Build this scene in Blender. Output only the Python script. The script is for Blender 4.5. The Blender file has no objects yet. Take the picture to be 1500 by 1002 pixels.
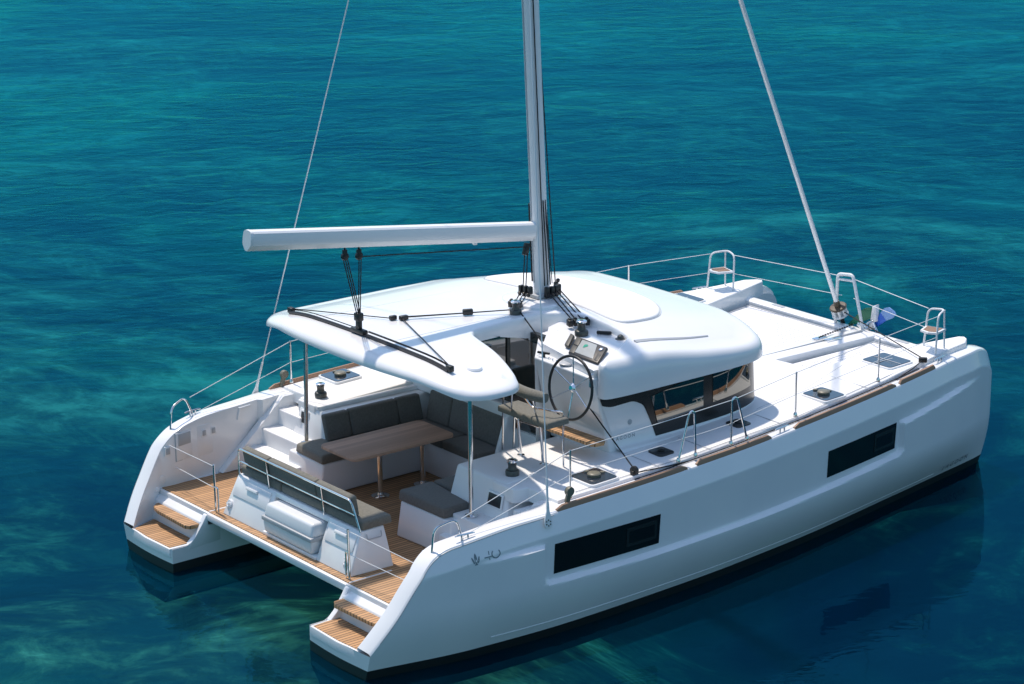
import bpy, bmesh, math, random
import numpy as np
from mathutils import Vector, Matrix
from mathutils.geometry import delaunay_2d_cdt
random.seed(7)
R = math.radians
S = bpy.context.scene

# ------------------------------------------------------------------ camera
CAM = (-14.960, -24.342, 11.916)
PITCH, YAW, ROLL = R(-16.424), R(51.357), R(-0.334)
cd = bpy.data.cameras.new('camera'); co = bpy.data.objects.new('camera', cd); S.collection.objects.link(co)
cd.sensor_width = 36.0; cd.lens = 3494.47 / 1500 * 36.0; cd.clip_start = 0.5; cd.clip_end = 8000
f = Vector((math.cos(PITCH) * math.cos(YAW), math.cos(PITCH) * math.sin(YAW), math.sin(PITCH)))
rt = f.cross(Vector((0, 0, 1))).normalized(); up = rt.cross(f)
rt2 = rt * math.cos(ROLL) + up * math.sin(ROLL); up2 = up * math.cos(ROLL) - rt * math.sin(ROLL)
M = Matrix((rt2, up2, -f)).transposed().to_4x4(); M.translation = CAM
co.matrix_world = M
S.camera = co

# ------------------------------------------------------------------ light
SUNV = Vector((0.02, 0.43, 1.0)).normalized()          # towards the sun: high over the port side
ELEV = math.asin(SUNV.z); AZ = math.atan2(SUNV.x, SUNV.y)
W = bpy.data.worlds.new("World"); S.world = W; W.use_nodes = True
wn = W.node_tree.nodes; wl = W.node_tree.links
bg = wn['Background']; sky = wn.new('ShaderNodeTexSky'); sky.sky_type = 'NISHITA'
sky.sun_disc = False; sky.sun_elevation = ELEV; sky.sun_rotation = AZ
sky.air_density = 1.0; sky.dust_density = 0.6; sky.ozone_density = 1.2
tint = wn.new('ShaderNodeMix'); tint.data_type = 'RGBA'; tint.blend_type = 'MULTIPLY'; tint.inputs[0].default_value = 1.0
wtc = wn.new('ShaderNodeTexCoord'); wsp = wn.new('ShaderNodeSeparateXYZ'); wrp = wn.new('ShaderNodeValToRGB')   # sky tint shaped for light: horizon darkened for reflections, mid-sky boosted as fill
wrp.color_ramp.elements[0].position = .10; wrp.color_ramp.elements[0].color = (.35, .56, .60, 1)
wq = wrp.color_ramp.elements.new(.38); wq.color = (1.12, 1.32, 1.26, 1)
wrp.color_ramp.elements[1].position = .75; wrp.color_ramp.elements[1].color = (1.30, 1.22, 1.12, 1)
wl.new(wtc.outputs['Generated'], wsp.inputs[0]); wl.new(wsp.outputs[2], wrp.inputs[0]); wl.new(wrp.outputs[0], tint.inputs[7])
wl.new(sky.outputs[0], tint.inputs[6]); wl.new(tint.outputs[2], bg.inputs[0]); bg.inputs[1].default_value = 0.15
sl = bpy.data.lights.new('sun', 'SUN'); sl.energy = 3.2; sl.angle = R(1.6); sl.color = (1.0, 0.885, 0.765)
so = bpy.data.objects.new('sun', sl); S.collection.objects.link(so)
so.rotation_euler = SUNV.to_track_quat('Z', 'Y').to_euler(); so.location = (0, 20, 40)
S.view_settings.view_transform = 'Standard'; S.view_settings.look = 'None'
S.view_settings.gamma = 1.0; S.view_settings.exposure = 0.38
S.render.engine = 'CYCLES'
S.cycles.max_bounces = 8; S.cycles.transparent_max_bounces = 8; S.cycles.caustics_reflective = False; S.cycles.caustics_refractive = False

# ------------------------------------------------------------------ materials
def mat(name, col, rough=0.5, metal=0.0, **kw):
    m = bpy.data.materials.new(name); m.use_nodes = True
    b = m.node_tree.nodes['Principled BSDF']
    b.inputs['Base Color'].default_value = (*col, 1); b.inputs['Roughness'].default_value = rough
    b.inputs['Metallic'].default_value = metal
    for k, v in kw.items(): b.inputs[k.replace('_', ' ')].default_value = v
    return m
def nodes(m): return m.node_tree.nodes, m.node_tree.links, m.node_tree.nodes['Principled BSDF']
def add_bump(m, scale, strength, dist=0.01, detail=3, kind='noise', stretch=(1, 1, 1)):
    n, l, b = nodes(m)
    tc = n.new('ShaderNodeTexCoord'); mp = n.new('ShaderNodeMapping'); mp.inputs['Scale'].default_value = stretch
    t = n.new('ShaderNodeTexNoise'); t.inputs['Scale'].default_value = scale; t.inputs['Detail'].default_value = detail
    bp = n.new('ShaderNodeBump'); bp.inputs['Strength'].default_value = strength; bp.inputs['Distance'].default_value = dist
    l.new(tc.outputs['Object'], mp.inputs[0]); l.new(mp.outputs[0], t.inputs['Vector'])
    l.new(t.outputs[0], bp.inputs['Height']); l.new(bp.outputs[0], b.inputs['Normal'])
    return m
def vary(m, c1, c2, scale, detail=4, stretch=(1, 1, 1)):
    n, l, b = nodes(m)
    tc = n.new('ShaderNodeTexCoord'); mp = n.new('ShaderNodeMapping'); mp.inputs['Scale'].default_value = stretch
    t = n.new('ShaderNodeTexNoise'); t.inputs['Scale'].default_value = scale; t.inputs['Detail'].default_value = detail
    rp = n.new('ShaderNodeValToRGB'); rp.color_ramp.elements[0].position = .35; rp.color_ramp.elements[1].position = .65
    rp.color_ramp.elements[0].color = (*c1, 1); rp.color_ramp.elements[1].color = (*c2, 1)
    l.new(tc.outputs['Object'], mp.inputs[0]); l.new(mp.outputs[0], t.inputs['Vector'])
    l.new(t.outputs[0], rp.inputs[0]); l.new(rp.outputs[0], b.inputs['Base Color'])
    return m

def sea_noise(n, l, geo, scale, stretch=1.0, detail=3, rough=.5, dist=0.0, rot=R(-39)):
    mp = n.new('ShaderNodeMapping'); mp.vector_type = 'TEXTURE'; mp.inputs['Scale'].default_value = (stretch, 1, 1); mp.inputs['Rotation'].default_value = (0, 0, rot)
    t = n.new('ShaderNodeTexNoise'); t.inputs['Scale'].default_value = scale; t.inputs['Detail'].default_value = detail
    t.inputs['Roughness'].default_value = rough; t.inputs['Distortion'].default_value = dist
    l.new(geo.outputs['Position'], mp.inputs[0]); l.new(mp.outputs[0], t.inputs['Vector']); return t.outputs[0]
def mth(n, l, op, *v):
    q = n.new('ShaderNodeMath'); q.operation = op
    for i, x in enumerate(v):
        if isinstance(x, (int, float)): q.inputs[i].default_value = x
        else: l.new(x, q.inputs[i])
    return q.outputs[0]
def ramp(n, l, src, stops):
    rp = n.new('ShaderNodeValToRGB'); e = rp.color_ramp.elements
    e[0].position, e[0].color = stops[0][0], (*stops[0][1], 1); e[1].position, e[1].color = stops[-1][0], (*stops[-1][1], 1)
    for p, c in stops[1:-1]: q = e.new(p); q.color = (*c, 1)
    l.new(src, rp.inputs[0]); return rp.outputs[0]
GEL = mat('white_gelcoat', (.80, .81, .82), .22, Coat_Weight=.5, Coat_Roughness=.05)
vary(GEL, (.785, .795, .81), (.82, .825, .83), 1.3)
DECK = mat('nonskid_deck', (.80, .80, .80), .5)
vary(DECK, (.775, .78, .785), (.82, .82, .82), 2.0)
n_, l_, b_ = nodes(DECK)
tc_ = n_.new('ShaderNodeTexCoord'); t_ = n_.new('ShaderNodeTexVoronoi'); t_.inputs['Scale'].default_value = 90
bp_ = n_.new('ShaderNodeBump'); bp_.inputs['Strength'].default_value = .12; bp_.inputs['Distance'].default_value = .002
l_.new(tc_.outputs['Object'], t_.inputs['Vector']); l_.new(t_.outputs[0], bp_.inputs['Height']); l_.new(bp_.outputs[0], b_.inputs['Normal'])
ANTIF = mat('black_antifouling', (.012, .013, .015), .55)
BLACK = mat('black_plastic', (.012, .012, .013), .42); add_bump(BLACK, 60, .15, .003)
ROPE = mat('black_rope', (.012, .012, .014), .8)
WIRE = mat('white_wire', (.72, .74, .75), .35)
STEEL = mat('stainless_steel', (.72, .73, .74), .12, 1.0)
ALU = mat('white_painted_spar', (.85, .855, .86), .28, Coat_Weight=.3)
GREYP = mat('grey_winch_metal', (.085, .085, .08), .40, .4)
CHROME = mat('chrome', (.85, .86, .88), .06, 1.0)
HATCHG = mat('smoked_acrylic', (.022, .030, .045), .10, Coat_Weight=1.0, Coat_Roughness=.03)
HATCHH = mat('beige_hatch_dome', (.17, .16, .12), .4)
LOUVRE = mat('dark_opening', (.02, .022, .026), .35)
HULLG = mat('black_hull_glass', (.006, .008, .008), .08)
HULLG2 = mat('black_port_frame', (.016, .018, .018), .25)
GREYM = mat('grey_moulding', (.42, .44, .46), .4)
MARK = mat('dark_grey_marking', (.17, .22, .24), .45)
MARKL = mat('dark_navy_lettering', (.03, .045, .07), .45)
GREEN = mat('green_reflection_steel', (.012, .16, .085), .25, .2)  # stainless flukes: green and blue reflections painted into the base colours
BLUE = mat('blue_reflection_steel', (.02, .12, .55), .22, .2)
BLUEL = mat('pale_blue_reflection_steel', (.20, .36, .66), .3, .2)
SCREENM = mat('chart_screen', (.38, .40, .39), .2)
SCREENG = mat('chart_land', (.02, .30, .20), .3)
GREYK = mat('olive_grey_keys', (.065, .063, .055), .5)
RAFT = mat('white_case', (.70, .73, .75), .35)
add_bump(RAFT, 120, .08, .002)

def mirror_glass():
    m = bpy.data.materials.new('tinted_cabin_glass'); m.use_nodes = True
    n, l = m.node_tree.nodes, m.node_tree.links; n.remove(n['Principled BSDF']); out = n['Material Output']
    g = n.new('ShaderNodeBsdfGlossy'); g.inputs['Color'].default_value = (.46, .45, .40, 1); g.inputs['Roughness'].default_value = .015
    d = n.new('ShaderNodeBsdfPrincipled'); d.inputs['Base Color'].default_value = (.012, .014, .013, 1); d.inputs['Roughness'].default_value = .05
    mx = n.new('ShaderNodeMixShader'); mx.inputs[0].default_value = .42
    l.new(d.outputs[0], mx.inputs[1]); l.new(g.outputs[0], mx.inputs[2]); l.new(mx.outputs[0], out.inputs[0])
    return m
GLASS = mirror_glass()
def door_glass():
    m = mat('dark_door_glass', (.02, .022, .02), .04, Coat_Weight=1.0, Coat_Roughness=.02)
    m.node_tree.nodes['Principled BSDF'].inputs['IOR'].default_value = 1.9
    return m
DGLASS = door_glass()

def teak(name, base, dark, axis='y', pitch=.05, seam=.12):
    """planks: one coordinate splits the boards, thin black caulking between, grain along them"""
    m = mat(name, base, .6); n, l, b = nodes(m)
    tc = n.new('ShaderNodeTexCoord'); sp = n.new('ShaderNodeSeparateXYZ'); l.new(tc.outputs['Object'], sp.inputs[0])
    mul = n.new('ShaderNodeMath'); mul.operation = 'DIVIDE'; mul.inputs[1].default_value = pitch
    l.new(sp.outputs[{'x': 0, 'y': 1, 'z': 2}[axis]], mul.inputs[0])
    fl = n.new('ShaderNodeMath'); fl.operation = 'FLOOR'; l.new(mul.outputs[0], fl.inputs[0])
    fr = n.new('ShaderNodeMath'); fr.operation = 'FRACT'; l.new(mul.outputs[0], fr.inputs[0])
    wn_ = n.new('ShaderNodeTexWhiteNoise'); wn_.noise_dimensions = '1D'; l.new(fl.outputs[0], wn_.inputs['W'])
    mp = n.new('ShaderNodeMapping'); mp.inputs['Scale'].default_value = (1.2, 22, 22) if axis != 'x' else (22, 1.2, 22)
    l.new(tc.outputs['Object'], mp.inputs[0])
    ns = n.new('ShaderNodeTexNoise'); ns.inputs['Scale'].default_value = 3.0; ns.inputs['Detail'].default_value = 5
    l.new(mp.outputs[0], ns.inputs['Vector'])
    ad = n.new('ShaderNodeMath'); ad.operation = 'ADD'; l.new(wn_.outputs[0], ad.inputs[0]); l.new(ns.outputs[0], ad.inputs[1])
    h = n.new('ShaderNodeMath'); h.operation = 'MULTIPLY'; h.inputs[1].default_value = .5; l.new(ad.outputs[0], h.inputs[0])
    rp = n.new('ShaderNodeValToRGB'); e = rp.color_ramp.elements
    e[0].position = .25; e[0].color = (*[c * .78 for c in base], 1); e[1].position = .8; e[1].color = (*[min(1, c * 1.18) for c in base], 1)
    l.new(h.outputs[0], rp.inputs[0])
    lt = n.new('ShaderNodeMath'); lt.operation = 'LESS_THAN'; lt.inputs[1].default_value = seam; l.new(fr.outputs[0], lt.inputs[0])
    mx = n.new('ShaderNodeMix'); mx.data_type = 'RGBA'; l.new(lt.outputs[0], mx.inputs[0]); l.new(rp.outputs[0], mx.inputs[6])
    mx.inputs[7].default_value = (*dark, 1); l.new(mx.outputs[2], b.inputs['Base Color'])
    return m
TEAK = teak('teak_planking', (.47, .265, .125), (.05, .032, .02), 'y', .060, .20)
TEAKS = teak('teak_strip', (.30, .18, .115), (.20, .12, .08), 'z', .5, .01)
TABLE = teak('walnut_table', (.46, .275, .185), (.32, .185, .12), 'y', .075, .05)

def fabric(name, c):
    m = mat(name, c, .9, Sheen_Weight=.15); vary(m, [x * .88 for x in c], [x * 1.1 for x in c], 35, 3); add_bump(m, 260, .25, .002, 2)
    return m
CUSH = fabric('olive_grey_fabric', (.158, .153, .128))
CUSH_SHADE = fabric('shaded_olive_grey_fabric', (.125, .119, .106))  # same cushion fabric, darkened in colour to stand for shade under the roof

def net_mat():
    m = mat('white_netting', (.80, .81, .83), .7); n, l, b = nodes(m)
    tc = n.new('ShaderNodeTexCoord')
    w1 = n.new('ShaderNodeTexWave'); w1.bands_direction = 'X'; w1.inputs['Scale'].default_value = 9.0
    w2 = n.new('ShaderNodeTexWave'); w2.bands_direction = 'Y'; w2.inputs['Scale'].default_value = 4.0
    for w in (w1, w2): l.new(tc.outputs['Object'], w.inputs['Vector'])
    mx = n.new('ShaderNodeMath'); mx.operation = 'MULTIPLY'; l.new(w1.outputs['Fac'], mx.inputs[0]); l.new(w2.outputs['Fac'], mx.inputs[1])
    st = ramp(n, l, w1.outputs['Fac'], [(.35, (.80, .81, .83)), (.65, (.68, .69, .72))]); l.new(st, b.inputs['Base Color'])
    gt = n.new('ShaderNodeMath'); gt.operation = 'GREATER_THAN'; gt.inputs[1].default_value = .72; l.new(mx.outputs[0], gt.inputs[0])
    tr = n.new('ShaderNodeBsdfTransparent'); ms = n.new('ShaderNodeMixShader')
    l.new(gt.outputs[0], ms.inputs[0]); l.new(b.outputs[0], ms.inputs[1]); l.new(tr.outputs[0], ms.inputs[2])
    l.new(ms.outputs[0], n['Material Output'].inputs[0])
    return m
NET = net_mat()

# ------------------------------------------------------------------ mesh helpers
def lerp(a, b, t): return a + (b - a) * t
def pchip(xs, ys):
    xs = np.array(xs, float); ys = np.array(ys, float); h = np.diff(xs); d = np.diff(ys) / h; m = np.zeros(len(xs))
    m[0] = d[0]; m[-1] = d[-1]
    for i in range(1, len(xs) - 1):
        if d[i - 1] * d[i] > 0:
            w1, w2 = 2 * h[i] + h[i - 1], h[i] + 2 * h[i - 1]; m[i] = (w1 + w2) / (w1 / d[i - 1] + w2 / d[i])
    def fn(x):
        x = min(max(x, xs[0]), xs[-1]); i = min(max(int(np.searchsorted(xs, x)) - 1, 0), len(h) - 1)
        t = (x - xs[i]) / h[i]
        return float((1 + 2 * t) * (1 - t) ** 2 * ys[i] + t * (1 - t) ** 2 * h[i] * m[i] + t * t * (3 - 2 * t) * ys[i + 1] + t * t * (t - 1) * h[i] * m[i + 1])
    return fn
def cr(pts, n=6, closed=False):
    """Catmull-Rom through points"""
    P = [Vector(p) for p in pts]; out = []; N = len(P); rng = N if closed else N - 1
    for i in range(rng):
        a = P[(i - 1) % N] if closed or i > 0 else P[0] * 2 - P[1]
        b, c = P[i], P[(i + 1) % N]
        d = P[(i + 2) % N] if closed or i + 2 < N else P[-1] * 2 - P[-2]
        for k in range(n):
            t = k / n
            out.append(.5 * ((2 * b) + (c - a) * t + (2 * a - 5 * b + 4 * c - d) * t * t + (3 * b - a - 3 * c + d) * t ** 3))
    if not closed: out.append(P[-1].copy())
    return out
def fillet(pts, r, n=5):
    """round the inner corners of an open polyline"""
    P = [Vector(p) for p in pts]; out = [P[0]]
    for i in range(1, len(P) - 1):
        a = (P[i - 1] - P[i]); b = (P[i + 1] - P[i]); q = min(r, a.length * .45, b.length * .45)
        s, e = P[i] + a.normalized() * q, P[i] + b.normalized() * q
        for k in range(n + 1):
            t = k / n; out.append(s * (1 - t) ** 2 + P[i] * 2 * t * (1 - t) + e * t * t)
    out.append(P[-1]); return out
def rrect(x0, x1, y0, y1, r, n=5):
    out = []
    for cx, cy, a0 in ((x1 - r, y1 - r, 0), (x0 + r, y1 - r, 90), (x0 + r, y0 + r, 180), (x1 - r, y0 + r, 270)):
        for k in range(n + 1):
            a = R(a0 + 90 * k / n); out.append((cx + r * math.cos(a), cy + r * math.sin(a)))
    return out
def mirror2(pts): return [(x, -y) for x, y in reversed(pts)]
def offset2(pts, d):
    """inset a closed CCW outline by d (number or list)"""
    N = len(pts); out = []
    for i in range(N):
        a, b, c = Vector(pts[i - 1]), Vector(pts[i]), Vector(pts[(i + 1) % N])
        e1, e2 = (b - a), (c - b)
        n1 = Vector((-e1.y, e1.x)); n2 = Vector((-e2.y, e2.x))
        if n1.length > 1e-9: n1.normalize()
        if n2.length > 1e-9: n2.normalize()
        nn = n1 + n2
        if nn.length < 1e-6: nn = n1
        nn.normalize(); k = max(.5, nn.dot(n1))
        dd = d[i] if hasattr(d, '__len__') else d
        out.append((b.x + nn.x * dd / k, b.y + nn.y * dd / k))
    return out
def ccw(pts):
    a = sum(pts[i - 1][0] * pts[i][1] - pts[i][0] * pts[i - 1][1] for i in range(len(pts)))
    return pts if a > 0 else list(reversed(pts))
def resample(pts, step, closed=True):
    out = []; N = len(pts)
    for i in range(N if closed else N - 1):
        a, b = Vector(pts[i]), Vector(pts[(i + 1) % N]); k = max(1, int(math.ceil((b - a).length / step)))
        for j in range(k): out.append(tuple(a.lerp(b, j / k)))
    if not closed: out.append(tuple(pts[-1]))
    return out

class MB:
    def __init__(s): s.bm = bmesh.new(); s.mi = 0
    def V(s, p): return s.bm.verts.new(p)
    def F(s, vs):
        try:
            f_ = s.bm.faces.new(vs); f_.material_index = s.mi; return f_
        except ValueError: return None
    def merge(s, t):
        me = bpy.data.meshes.new('tmp')
        for f_ in t.faces: f_.material_index = s.mi
        t.to_mesh(me); t.free(); s.bm.from_mesh(me); bpy.data.meshes.remove(me); return s
    def hexa(s, p, bev=0, seg=2):
        """8 corners: bottom four (ccw from above) then top four"""
        t = bmesh.new(); v = [t.verts.new(q) for q in p]
        for q in ((3, 2, 1, 0), (4, 5, 6, 7), (0, 1, 5, 4), (1, 2, 6, 5), (2, 3, 7, 6), (3, 0, 4, 7)): t.faces.new([v[i] for i in q])
        bmesh.ops.recalc_face_normals(t, faces=t.faces[:])
        if bev: bmesh.ops.bevel(t, geom=t.edges[:], offset=bev, segments=seg, profile=.5, affect='EDGES', clamp_overlap=True)
        return s.merge(t)
    def box(s, x0, x1, y0, y1, z0, z1, bev=0, seg=2):
        return s.hexa([(x0, y0, z0), (x1, y0, z0), (x1, y1, z0), (x0, y1, z0), (x0, y0, z1), (x1, y0, z1), (x1, y1, z1), (x0, y1, z1)], bev, seg)
    def obox(s, c, ax, ay, az, hx, hy, hz, bev=0, seg=2):
        c, ax, ay, az = Vector(c), Vector(ax).normalized(), Vector(ay).normalized(), Vector(az).normalized()
        P = [c + ax * hx * i + ay * hy * j + az * hz * k for k in (-1, 1) for i, j in ((-1, -1), (1, -1), (1, 1), (-1, 1))]
        return s.hexa(P, bev, seg)
    def prism(s, pts, lo, hi, axis='z', bev=0, seg=2):
        """2-D outline extruded along an axis; axis y: pts are (x,z); axis x: pts are (y,z)"""
        t = bmesh.new()
        mk = {'z': lambda a, b, c: (a, b, c), 'y': lambda a, b, c: (a, c, b), 'x': lambda a, b, c: (c, a, b)}[axis]
        A = [t.verts.new(mk(p[0], p[1], lo)) for p in pts]; B = [t.verts.new(mk(p[0], p[1], hi)) for p in pts]
        t.faces.new(A); t.faces.new(B)
        for i in range(len(pts)): t.faces.new((A[i - 1], A[i], B[i], B[i - 1]))
        bmesh.ops.recalc_face_normals(t, faces=t.faces[:])
        if bev: bmesh.ops.bevel(t, geom=t.edges[:], offset=bev, segments=seg, profile=.5, affect='EDGES', clamp_overlap=True)
        return s.merge(t)
    def tube(s, pts, r, seg=8, closed=False):
        P = [Vector(p) for p in pts]; N = len(P); rings = []; nrm = None
        for i in range(N):
            a = P[(i - 1) % N] if (closed or i > 0) else P[i]; b = P[(i + 1) % N] if (closed or i < N - 1) else P[i]
            t = (b - a).normalized()
            if nrm is None: nrm = t.orthogonal().normalized()
            nrm = (nrm - t * nrm.dot(t)); nrm = nrm.normalized() if nrm.length > 1e-6 else t.orthogonal().normalized()
            bn = t.cross(nrm); rr = r[i] if hasattr(r, '__len__') else r
            rings.append([s.V(P[i] + nrm * rr * math.cos(2 * math.pi * k / seg) + bn * rr * math.sin(2 * math.pi * k / seg)) for k in range(seg)])
        for i in range(N if closed else N - 1):
            A, B = rings[i], rings[(i + 1) % N]
            for k in range(seg): s.F((A[k], A[(k + 1) % seg], B[(k + 1) % seg], B[k]))
        if not closed: s.F(list(reversed(rings[0]))); s.F(rings[-1])
        return s
    def lathe(s, prof, c=(0, 0, 0), axis=(0, 0, 1), seg=24):
        c = Vector(c); q = Vector((0, 0, 1)).rotation_difference(Vector(axis).normalized()); rings = []
        for r_, z_ in prof:
            rings.append([s.V(c + q @ Vector((r_ * math.cos(2 * math.pi * k / seg), r_ * math.sin(2 * math.pi * k / seg), z_))) for k in range(seg)])
        for A, B in zip(rings, rings[1:]):
            for k in range(seg): s.F((A[k], A[(k + 1) % seg], B[(k + 1) % seg], B[k]))
        s.F(list(reversed(rings[0]))); s.F(rings[-1]); return s
    def grid(s, rows, closed=False, mids=None):
        V = [[s.V(p) for p in row] for row in rows]
        for i in range(len(V) - 1):
            n = len(V[i])
            for j in range(n if closed else n - 1):
                if mids: s.mi = mids(i, j)
                s.F((V[i][j], V[i][(j + 1) % n], V[i + 1][(j + 1) % n], V[i + 1][j]))
        s.mi = 0; return V
    def ball(s, c, r, seg=12):
        t = bmesh.new(); bmesh.ops.create_uvsphere(t, u_segments=seg, v_segments=max(6, seg // 2), radius=1)
        rr = r if hasattr(r, '__len__') else (r, r, r)
        bmesh.ops.transform(t, matrix=Matrix.Translation(c) @ Matrix.Diagonal((*rr, 1)), verts=t.verts[:]); return s.merge(t)
    def cap_cdt(s, ring, zf, step, flip=False, ringz=None):
        """fill a 2-D ring with a triangulated surface z = zf(x, y)"""
        xs = [p[0] for p in ring]; ys = [p[1] for p in ring]; pts = [Vector(p) for p in ring]; n0 = len(pts)
        ins = []
        x = min(xs) + step * .5
        while x < max(xs):
            y = min(ys) + step * .5
            while y < max(ys):
                inside = False; j = n0 - 1
                for i in range(n0):
                    if (ys[i] > y) != (ys[j] > y) and x < (xs[j] - xs[i]) * (y - ys[i]) / (ys[j] - ys[i]) + xs[i]: inside = not inside
                    j = i
                if inside and min((q.x - x) ** 2 + (q.y - y) ** 2 for q in pts[:n0]) > (step * .35) ** 2: ins.append(Vector((x, y)))
                y += step
            x += step
        vo, ed, fo, *_ = delaunay_2d_cdt(pts + ins, [(i, (i + 1) % n0) for i in range(n0)], [], 1, 1e-6)
        return vo, fo
    def slab(s, outline, ztop, zbot, r=.02, seg=4, step=None, wz=None, pw=2.0):
        """closed plate: outline (x,y), ztop/zbot numbers or functions, rounded top edge of inset r and drop r (or per-vertex wz=(inset, lipz) lists)"""
        o = ccw(list(outline)); zt = ztop if callable(ztop) else (lambda x, y: ztop)
        zb = zbot if callable(zbot) else (lambda x, y: zbot); N = len(o); rings = []
        rings.append([(x, y, zb(x, y)) for x, y in o])
        for k in range(seg + 1):
            a = math.pi / 2 * k / seg
            if wz and len(wz) > 2: ins_ = [(1 - math.cos(a) ** (2 / q_)) if k < seg else 1.0 for q_ in wz[2]]; ris_ = [math.sin(a) ** (2 / q_) for q_ in wz[2]]
            else: ins_ = [(1 - math.cos(a) ** (2 / pw)) if k < seg else 1.0] * N; ris_ = [math.sin(a) ** (2 / pw)] * N
            ins = ins_[0]
            if wz: w = [wz[0][i] * ins_[i] for i in range(N)]
            else: w = r * ins
            q = offset2(o, w) if k else o
            full = offset2(o, [wz[0][i] for i in range(N)]) if wz else offset2(o, r)
            ring = []
            for i in range(N):
                zt_i = zt(*full[i]); lip = wz[1][i] if wz else zt_i - r
                ring.append((q[i][0], q[i][1], lerp(lip, zt_i, ris_[i])))
            rings.append(ring)
        V = s.grid(rings, closed=True)
        for top, ring, zf in ((True, rings[-1], zt), (False, rings[0], zb)):
            vr = V[-1] if top else V[0]
            if step is None:
                s.F(vr if top else list(reversed(vr)))
            else:
                vo, fo = s.cap_cdt([(p[0], p[1]) for p in ring], zf, step)
                nv = [vr[i] if i < N else s.V((vo[i].x, vo[i].y, zf(vo[i].x, vo[i].y))) for i in range(len(vo))]
                for t in fo:
                    t = [nv[i] for i in t]; s.F(t if top else list(reversed(t)))
        return s
    def build(s, name, material, parent=None, smooth=38, recalc=False):
        bm = s.bm; off = root_of(parent); place = None
        if parent is None and 'cushion' in name:          # a thing of one mesh gets its origin at the middle of its base
            xs, ys, zs = zip(*[v.co for v in bm.verts]); place = Vector(((min(xs) + max(xs)) / 2, (min(ys) + max(ys)) / 2, min(zs))); off = place
        if off.length: bmesh.ops.translate(bm, vec=-off, verts=bm.verts[:])
        if recalc: bmesh.ops.recalc_face_normals(bm, faces=bm.faces[:])
        lim = R(smooth)
        for f_ in bm.faces: f_.smooth = True
        for e in bm.edges:
            if len(e.link_faces) == 2: e.smooth = e.calc_face_angle(0) < lim
        me = bpy.data.meshes.new(name); bm.to_mesh(me); bm.free()
        for m in (material if isinstance(material, (list, tuple)) else [material]): me.materials.append(m)
        o = bpy.data.objects.new(name, me); S.collection.objects.link(o)
        if parent: o.parent = parent
        if place: o.location = place
        return o
def root_of(p):
    while p is not None and p.parent is not None: p = p.parent
    return Vector(p.location) if p is not None else Vector((0, 0, 0))
def thing(name, label, cat, group=None, loc=(0, 0, 0)):
    o = bpy.data.objects.new(name, None); S.collection.objects.link(o); o.location = loc; o.empty_display_size = .3
    return tag(o, label, cat, group)
def tag(o, label, cat, group=None):
    o['label'] = label; o['category'] = cat
    if group: o['group'] = group
    return o
def tubeobj(name, pts, r, m, parent, seg=8, closed=False): return MB().tube(pts, r, seg, closed).build(name, m, parent)

def sst(a, b, v): t = min(max((v - a) / (b - a), 0), 1); return t * t * (3 - 2 * t)
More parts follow.
